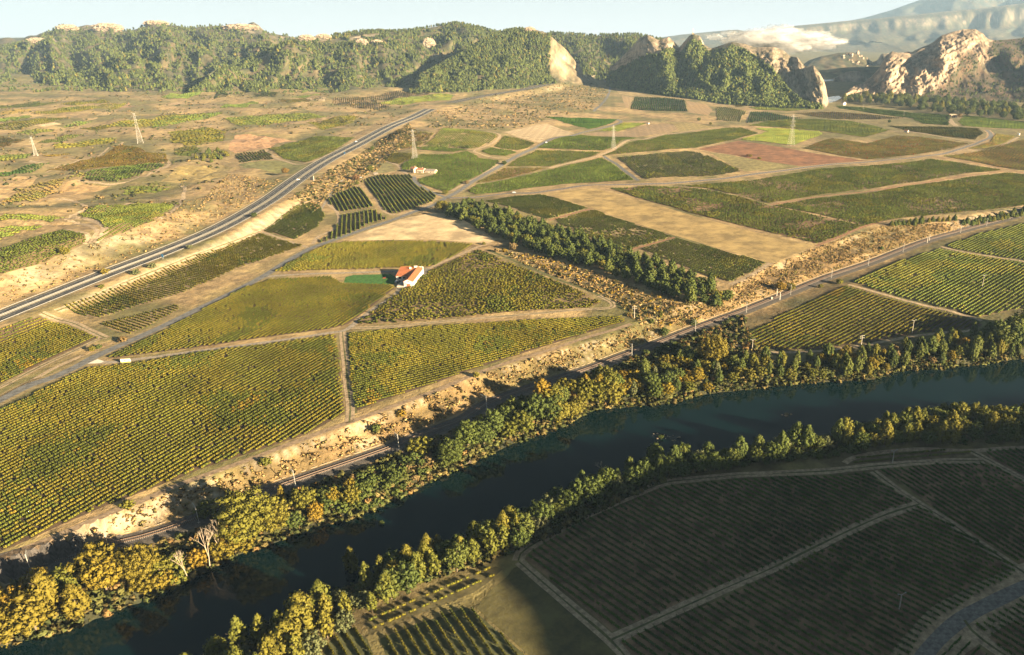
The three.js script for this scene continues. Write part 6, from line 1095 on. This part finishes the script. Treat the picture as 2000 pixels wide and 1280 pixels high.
// ------------------------------------------------------------------ cars, signs, small things
{
  const PAINTW = new THREE.MeshPhysicalMaterial({ color: RGB(0.5, 0.52, 0.56), roughness: 0.35, clearcoat: 0.8 }), GLASS = std([0.03, 0.04, 0.05], { roughness: 0.08 }), TYRE = std([0.02, 0.02, 0.02]);
  const prof = (pts, w) => { const g = new THREE.ExtrudeGeometry(new THREE.Shape(pts.map(([x, y]) => new THREE.Vector2(x, y))), { depth: w - 0.2, bevelEnabled: true, bevelSize: 0.1, bevelThickness: 0.1, bevelSegments: 2 }); g.translate(0, 0, -(w - 0.2) / 2); return g; };
  const proto = thing('parked_car', 'pale car parked on the yard between lawn and white farmhouse', 'car');
  part('body', prof([[-2.05, 0.4], [2.05, 0.4], [2.1, 0.8], [1.2, 0.95], [-1.9, 0.98], [-2.1, 0.8]], 1.76), PAINTW, proto); part('cabin', prof([[-1.7, 0.95], [1.05, 0.95], [0.45, 1.42], [-1.3, 1.44]], 1.5), PAINTW, proto);
  part('windscreen', bar(V3(1.02, 1.02, 0), V3(0.58, 1.4, 0), 0.62, 4).scale(1, 1, 1.05), GLASS, proto);
  for (const s of [-1, 1]) part('side_window', box(-0.35, 1.2, s * 0.77, 1.6, 0.34, 0.03), GLASS, proto);
  for (const x of [-1.3, 1.3]) for (const s of [-1, 1]) { const wq = part('wheel', new THREE.CylinderGeometry(0.34, 0.34, 0.24, 14).rotateX(Math.PI / 2).translate(x, 0.34, s * 0.82), TYRE, proto); part('rim', new THREE.CylinderGeometry(0.2, 0.2, 0.26, 10).rotateX(Math.PI / 2).translate(x, 0.34, s * 0.82), STEEL, wq); }
  for (const s of [-1, 1]) part('headlight', box(2.08, 0.72, s * 0.6, 0.08, 0.16, 0.32), std([0.8, 0.8, 0.75], { roughness: 0.2 }), proto);
  const put = (o, px, py, turn, lift = 0.1) => { const [x, z] = at(px, py); o.position.set(x, ground(x, z) + lift, z); o.rotation.y = turn; };
  put(proto, 775.5, 551.5, 1.3);
  for (const [px, py, turn, label, name] of [[581.5, 352, 0.95, 'white car driving on the motorway past the pale abutment', 'car'], [695, 277.5, 0.9, 'white car far up the motorway bend', 'car'], [1067, 279.2, 0.6, 'white car on the country road in the middle distance', 'car'], [1004, 377, 0.15, 'white car at the roadside near the end of the pine belt', 'parked_car'], [703, 348, 0.2, 'pale car on the grass corner left of the old farm', 'parked_car']]) { const c = proto.clone(); c.name = numbered(name); scene.add(c); put(c, px, py, turn); c.userData = { label, category: 'car' }; }
  const cv = document.createElement('canvas'); cv.width = 256; cv.height = 96; const c2 = cv.getContext('2d'); c2.fillStyle = '#efe9d8'; c2.fillRect(0, 0, 256, 96); c2.fillStyle = '#2a66b8'; c2.fillRect(14, 18, 62, 30); c2.fillRect(150, 14, 40, 22); c2.fillStyle = '#c46a4a'; c2.fillRect(86, 26, 54, 26); c2.fillRect(176, 46, 58, 18); c2.fillStyle = '#e7d35a'; c2.fillRect(0, 74, 256, 22);
  const tx = new THREE.CanvasTexture(cv); tx.colorSpace = THREE.SRGBColorSpace;
  const [bx, bz] = at(246, 709.5), bb = thing('billboard', 'white and yellow roadside panel with blue and rust print at the farm track junction', 'billboard', bx, ground(bx, bz), bz, 0.12);
  part('board', box(0, 1.5, 0, 5.2, 2.1, 0.16), std([0.75, 0.7, 0.45]), bb); const face = part('print', new THREE.PlaneGeometry(5, 1.95).translate(0, 1.5, 0.1), new THREE.MeshStandardMaterial({ map: tx, roughness: 0.7 }), bb); for (const x of [-2, 2]) part('post', box(x, 0.3, -0.05, 0.14, 1.2, 0.14), STEEL, bb);
  for (const [px, py, label] of [[318, 507, 'blue motorway sign on the near verge by the olive bushes'], [673, 303, 'blue motorway sign on the right verge of the bend']]) { const [x, z] = at(px, py), s = thing('road_sign', label, 'road sign', x, ground(x, z), z, -0.5); part('panel', box(0, 3, 0, 2.4, 2.4, 0.1), std([0.05, 0.28, 0.62], { roughness: 0.5 }), s); for (const q of [-0.8, 0.8]) part('post', box(q, 1.2, -0.08, 0.12, 3.4, 0.1), STEEL, s); }
  const [ax, az] = at(610, 352), ab = thing('bridge_abutment', 'pale concrete bridge wing wall under the motorway', 'bridge wall', ax, ground(ax, az), az, -0.7);
  part('wing_wall', (() => { const g = new THREE.ExtrudeGeometry(new THREE.Shape([[-4, -2], [4, -2], [4, 5.2], [-4, 2]].map(([a, b]) => new THREE.Vector2(a, b))), { depth: 0.8, bevelEnabled: false }); return g; })(), CONC, ab); part('coping', bar(V3(-4, 2.1, 0.4), V3(4, 5.3, 0.4), 0.45, 4), CONC, ab);
  // the guard rails of the motorway, and its lamp-less verge posts
  const rails = [-12.9, -1.2, 1.2, 12.9], ml = smooth(path(mwPts.map(([a, b]) => [a, b]).filter(([a]) => a <= 850)), 12);
  rails.forEach((off, i) => {
    const l = offsets(ml, (t) => off * lerp(0.72, 1.05, t)), P = [], I = []; l.forEach(([x, z], k) => { const y = ground(x, z) + 0.1; P.push(x, y + 0.4, z, x, y + 0.72, z); }); for (let k = 0; k < l.length - 1; k++) I.push(k * 2, k * 2 + 2, k * 2 + 1, k * 2 + 1, k * 2 + 2, k * 2 + 3);
    const g = new THREE.BufferGeometry(); g.setAttribute('position', new THREE.Float32BufferAttribute(P, 3)); g.setIndex(I); g.computeVertexNormals();
    const o = thing('guard_rail', ['grey guard rail along the upper edge of the motorway', 'grey guard rail on the upper side of the motorway median', 'grey guard rail on the lower side of the motorway median', 'grey guard rail along the lower edge of the motorway'][i], 'guard rail');
    part('rail', g, std([0.36, 0.36, 0.35], { metalness: 0.3, roughness: 0.5, side: THREE.DoubleSide }), o); part('posts', mergeGeometries(l.filter((q, k) => k % 2 === 0).map(([x, z]) => box(x, ground(x, z) + 0.4, z, 0.12, 1, 0.12))), STEEL, o).userData.kind = 'stuff';
  });
  const [cx, cz] = at(190, 706); structure('apron', new Sheet(0.11).polygon(path([[170, 711], [190, 702], [203, 706], [196, 710]])).build(), std([0.62, 0.6, 0.55]));
  // the river: stones, a stump, drifted branches
  seed(551); const stone = (px, py, s, label, group) => { const [x, z] = atY(px, py, WATER), g = new THREE.IcosahedronGeometry(1, 2), p = g.attributes.position; for (let i = 0; i < p.count; i++) { const f = 0.8 + 0.35 * n3(p.getX(i) * 1.3 + px, p.getY(i) * 1.3, p.getZ(i) * 1.3); p.setXYZ(i, p.getX(i) * f * 1.3, p.getY(i) * f * 0.6, p.getZ(i) * f); } g.computeVertexNormals(); const m = part(numbered('river_rock'), g, STONE, scene); m.position.set(x, WATER + 0.1, z); m.scale.setScalar(s); m.userData = { label, category: 'rock' }; if (group) m.userData.group = group; };
  for (let k = 0; k < 14; k++) stone(rr(1275, 1330), rr(846, 862), rr(0.25, 0.6), 'small rock breaking the water among the river stones opposite the near-bank wood', 'small rocks in the shallows of the river');
  stone(1536, 813, 1, 'dark rock with drift at mid river on the right'); stone(1545, 810, 0.6, 'small rock beside the dark one at mid river'); stone(1528, 811, 0.5, 'little rock left of the dark one at mid river');
  const bush = tree('bush', 'green', ...atY(1291, 856, WATER), 2.2, 'green tuft growing on the river stones', undefined, WATER); tree('bush', 'dark green', ...atY(744, 1024, WATER), 2, 'dark tuft of drift standing alone in the river', undefined, WATER); tree('bush', 'tawny', ...atY(1536, 811, WATER), 1.6, 'tawny drift on the dark rock at mid river', undefined, WATER);
  for (const [px, py, h, t, lab] of [[1178, 930, 9, 1, 'pale dead tree leaning out of the near bank into the river'], [1138, 942, 5, 2, 'small dead branch standing in the river by the near bank'], [900, 912, 6, 3, 'pale driftwood snag at the far bank under the green trees'], [1168, 800, 8, 4, 'bare pale trunk at the water in the golden stretch'], [1545, 748, 8, 5, 'bare white trunk at the water under the curved vineyard']]) { const [x, z] = atY(px, py, WATER), o = thing('dead_tree', lab, 'dead tree', x, WATER, z, t); part('branches', bareGeo(900 + t), WHITEBARK, o); o.scale.setScalar(h); o.rotation.z = t === 3 ? 1.1 : 0.25; }
  // garden: red lounger on the lawn
  const [lx, lz] = at(750, 544), lo = thing('garden_lounger', 'small red lounger on the lawn by the white farmhouse', 'lounger', lx, ground(lx, lz), lz, 0.2); part('seat', box(0, 0.4, 0, 1.9, 0.12, 0.7), std([0.6, 0.06, 0.05]), lo); part('backrest', box(0.9, 0.75, 0, 0.12, 0.8, 0.7).rotateZ(-0.2), std([0.6, 0.06, 0.05]), lo); for (const q of [-0.8, 0.7]) part('leg', box(q, 0.15, 0, 0.08, 0.5, 0.6), STEEL, lo);
}
// the water beyond the gorge
for (const pts of [[[1616, 190], [1638, 187], [1644, 191], [1634, 197], [1622, 201], [1614, 199]], [[1600, 152], [1640, 147.5], [1690, 146], [1680, 154], [1640, 158], [1604, 159]]]) structure('river', new Sheet(0.2).polygon(path(pts)).build(), std([0.25, 0.3, 0.34], { roughness: 0.15 }));
// tunnel mouths at the foot of the crag
for (const [px, py, s] of [[1593, 192.5, 1], [1607, 196, 0.8]]) { const [x, z] = at(px, py + 2), o = thing('tunnel_portal', px < 1600 ? 'dark railway tunnel mouth at the foot of the crag, left' : 'dark tunnel mouth at the foot of the crag, right', 'tunnel', x, ground(x, z), z + 22); part('opening', new THREE.CylinderGeometry(5 * s, 5 * s, 1, 16, 1, false, 0, Math.PI).rotateX(Math.PI / 2).rotateZ(Math.PI / 2).translate(0, 1.5, 0), DARKIN, o); part('arch', new THREE.TorusGeometry(5.3 * s, 0.6, 6, 16, Math.PI).translate(0, 1.5, 0.2), STONE, o); }
// the low cloud in the gorge: soft overlapping puffs
{
  const pos = []; seed(991); const geos = [];
  for (let k = 0; k < 170; k++) {
    const u = clamp(0.56 + (rnd() + rnd() + rnd() - 1.5) * 0.42), px = lerp(1395, 1640, u), D = rr(2850, 3150), thick = Math.sin(Math.PI * clamp(0.1 + u * 0.85)), d = ray(px, 78 + 22 * (rnd() + rnd() - 1) * thick + 8 * (u - 0.5)), y = EYE + D * d[1] / -d[2], x = D * d[0] / -d[2], r = rr(18, 42) * (0.45 + 0.6 * thick);
    const g = new THREE.IcosahedronGeometry(1, 3), p = g.attributes.position; for (let i = 0; i < p.count; i++) { const f = 0.75 + 0.5 * n3(p.getX(i) * 1.6 + k, p.getY(i) * 1.6, p.getZ(i) * 1.6); p.setXYZ(i, p.getX(i) * f, p.getY(i) * f, p.getZ(i) * f); } g.scale(r * rr(1.4, 2.2), r * 0.62, r); g.translate(x, y, -D); geos.push(g);
  }
  const m = part('low_cloud', mergeGeometries(geos), new THREE.MeshPhysicalMaterial({ color: RGB(0.95, 0.97, 1), roughness: 1, specularIntensity: 0, transmission: 0.3, thickness: 0, transparent: true, opacity: 0.12, depthWrite: false }), scene); m.userData = { label: 'low white cloud bank lying in the gorge', category: 'cloud', kind: 'stuff' };
}
console.log('vines', vineCount, 'wood', treeCount, 'trees', trees);
renderer.render(scene, camera);
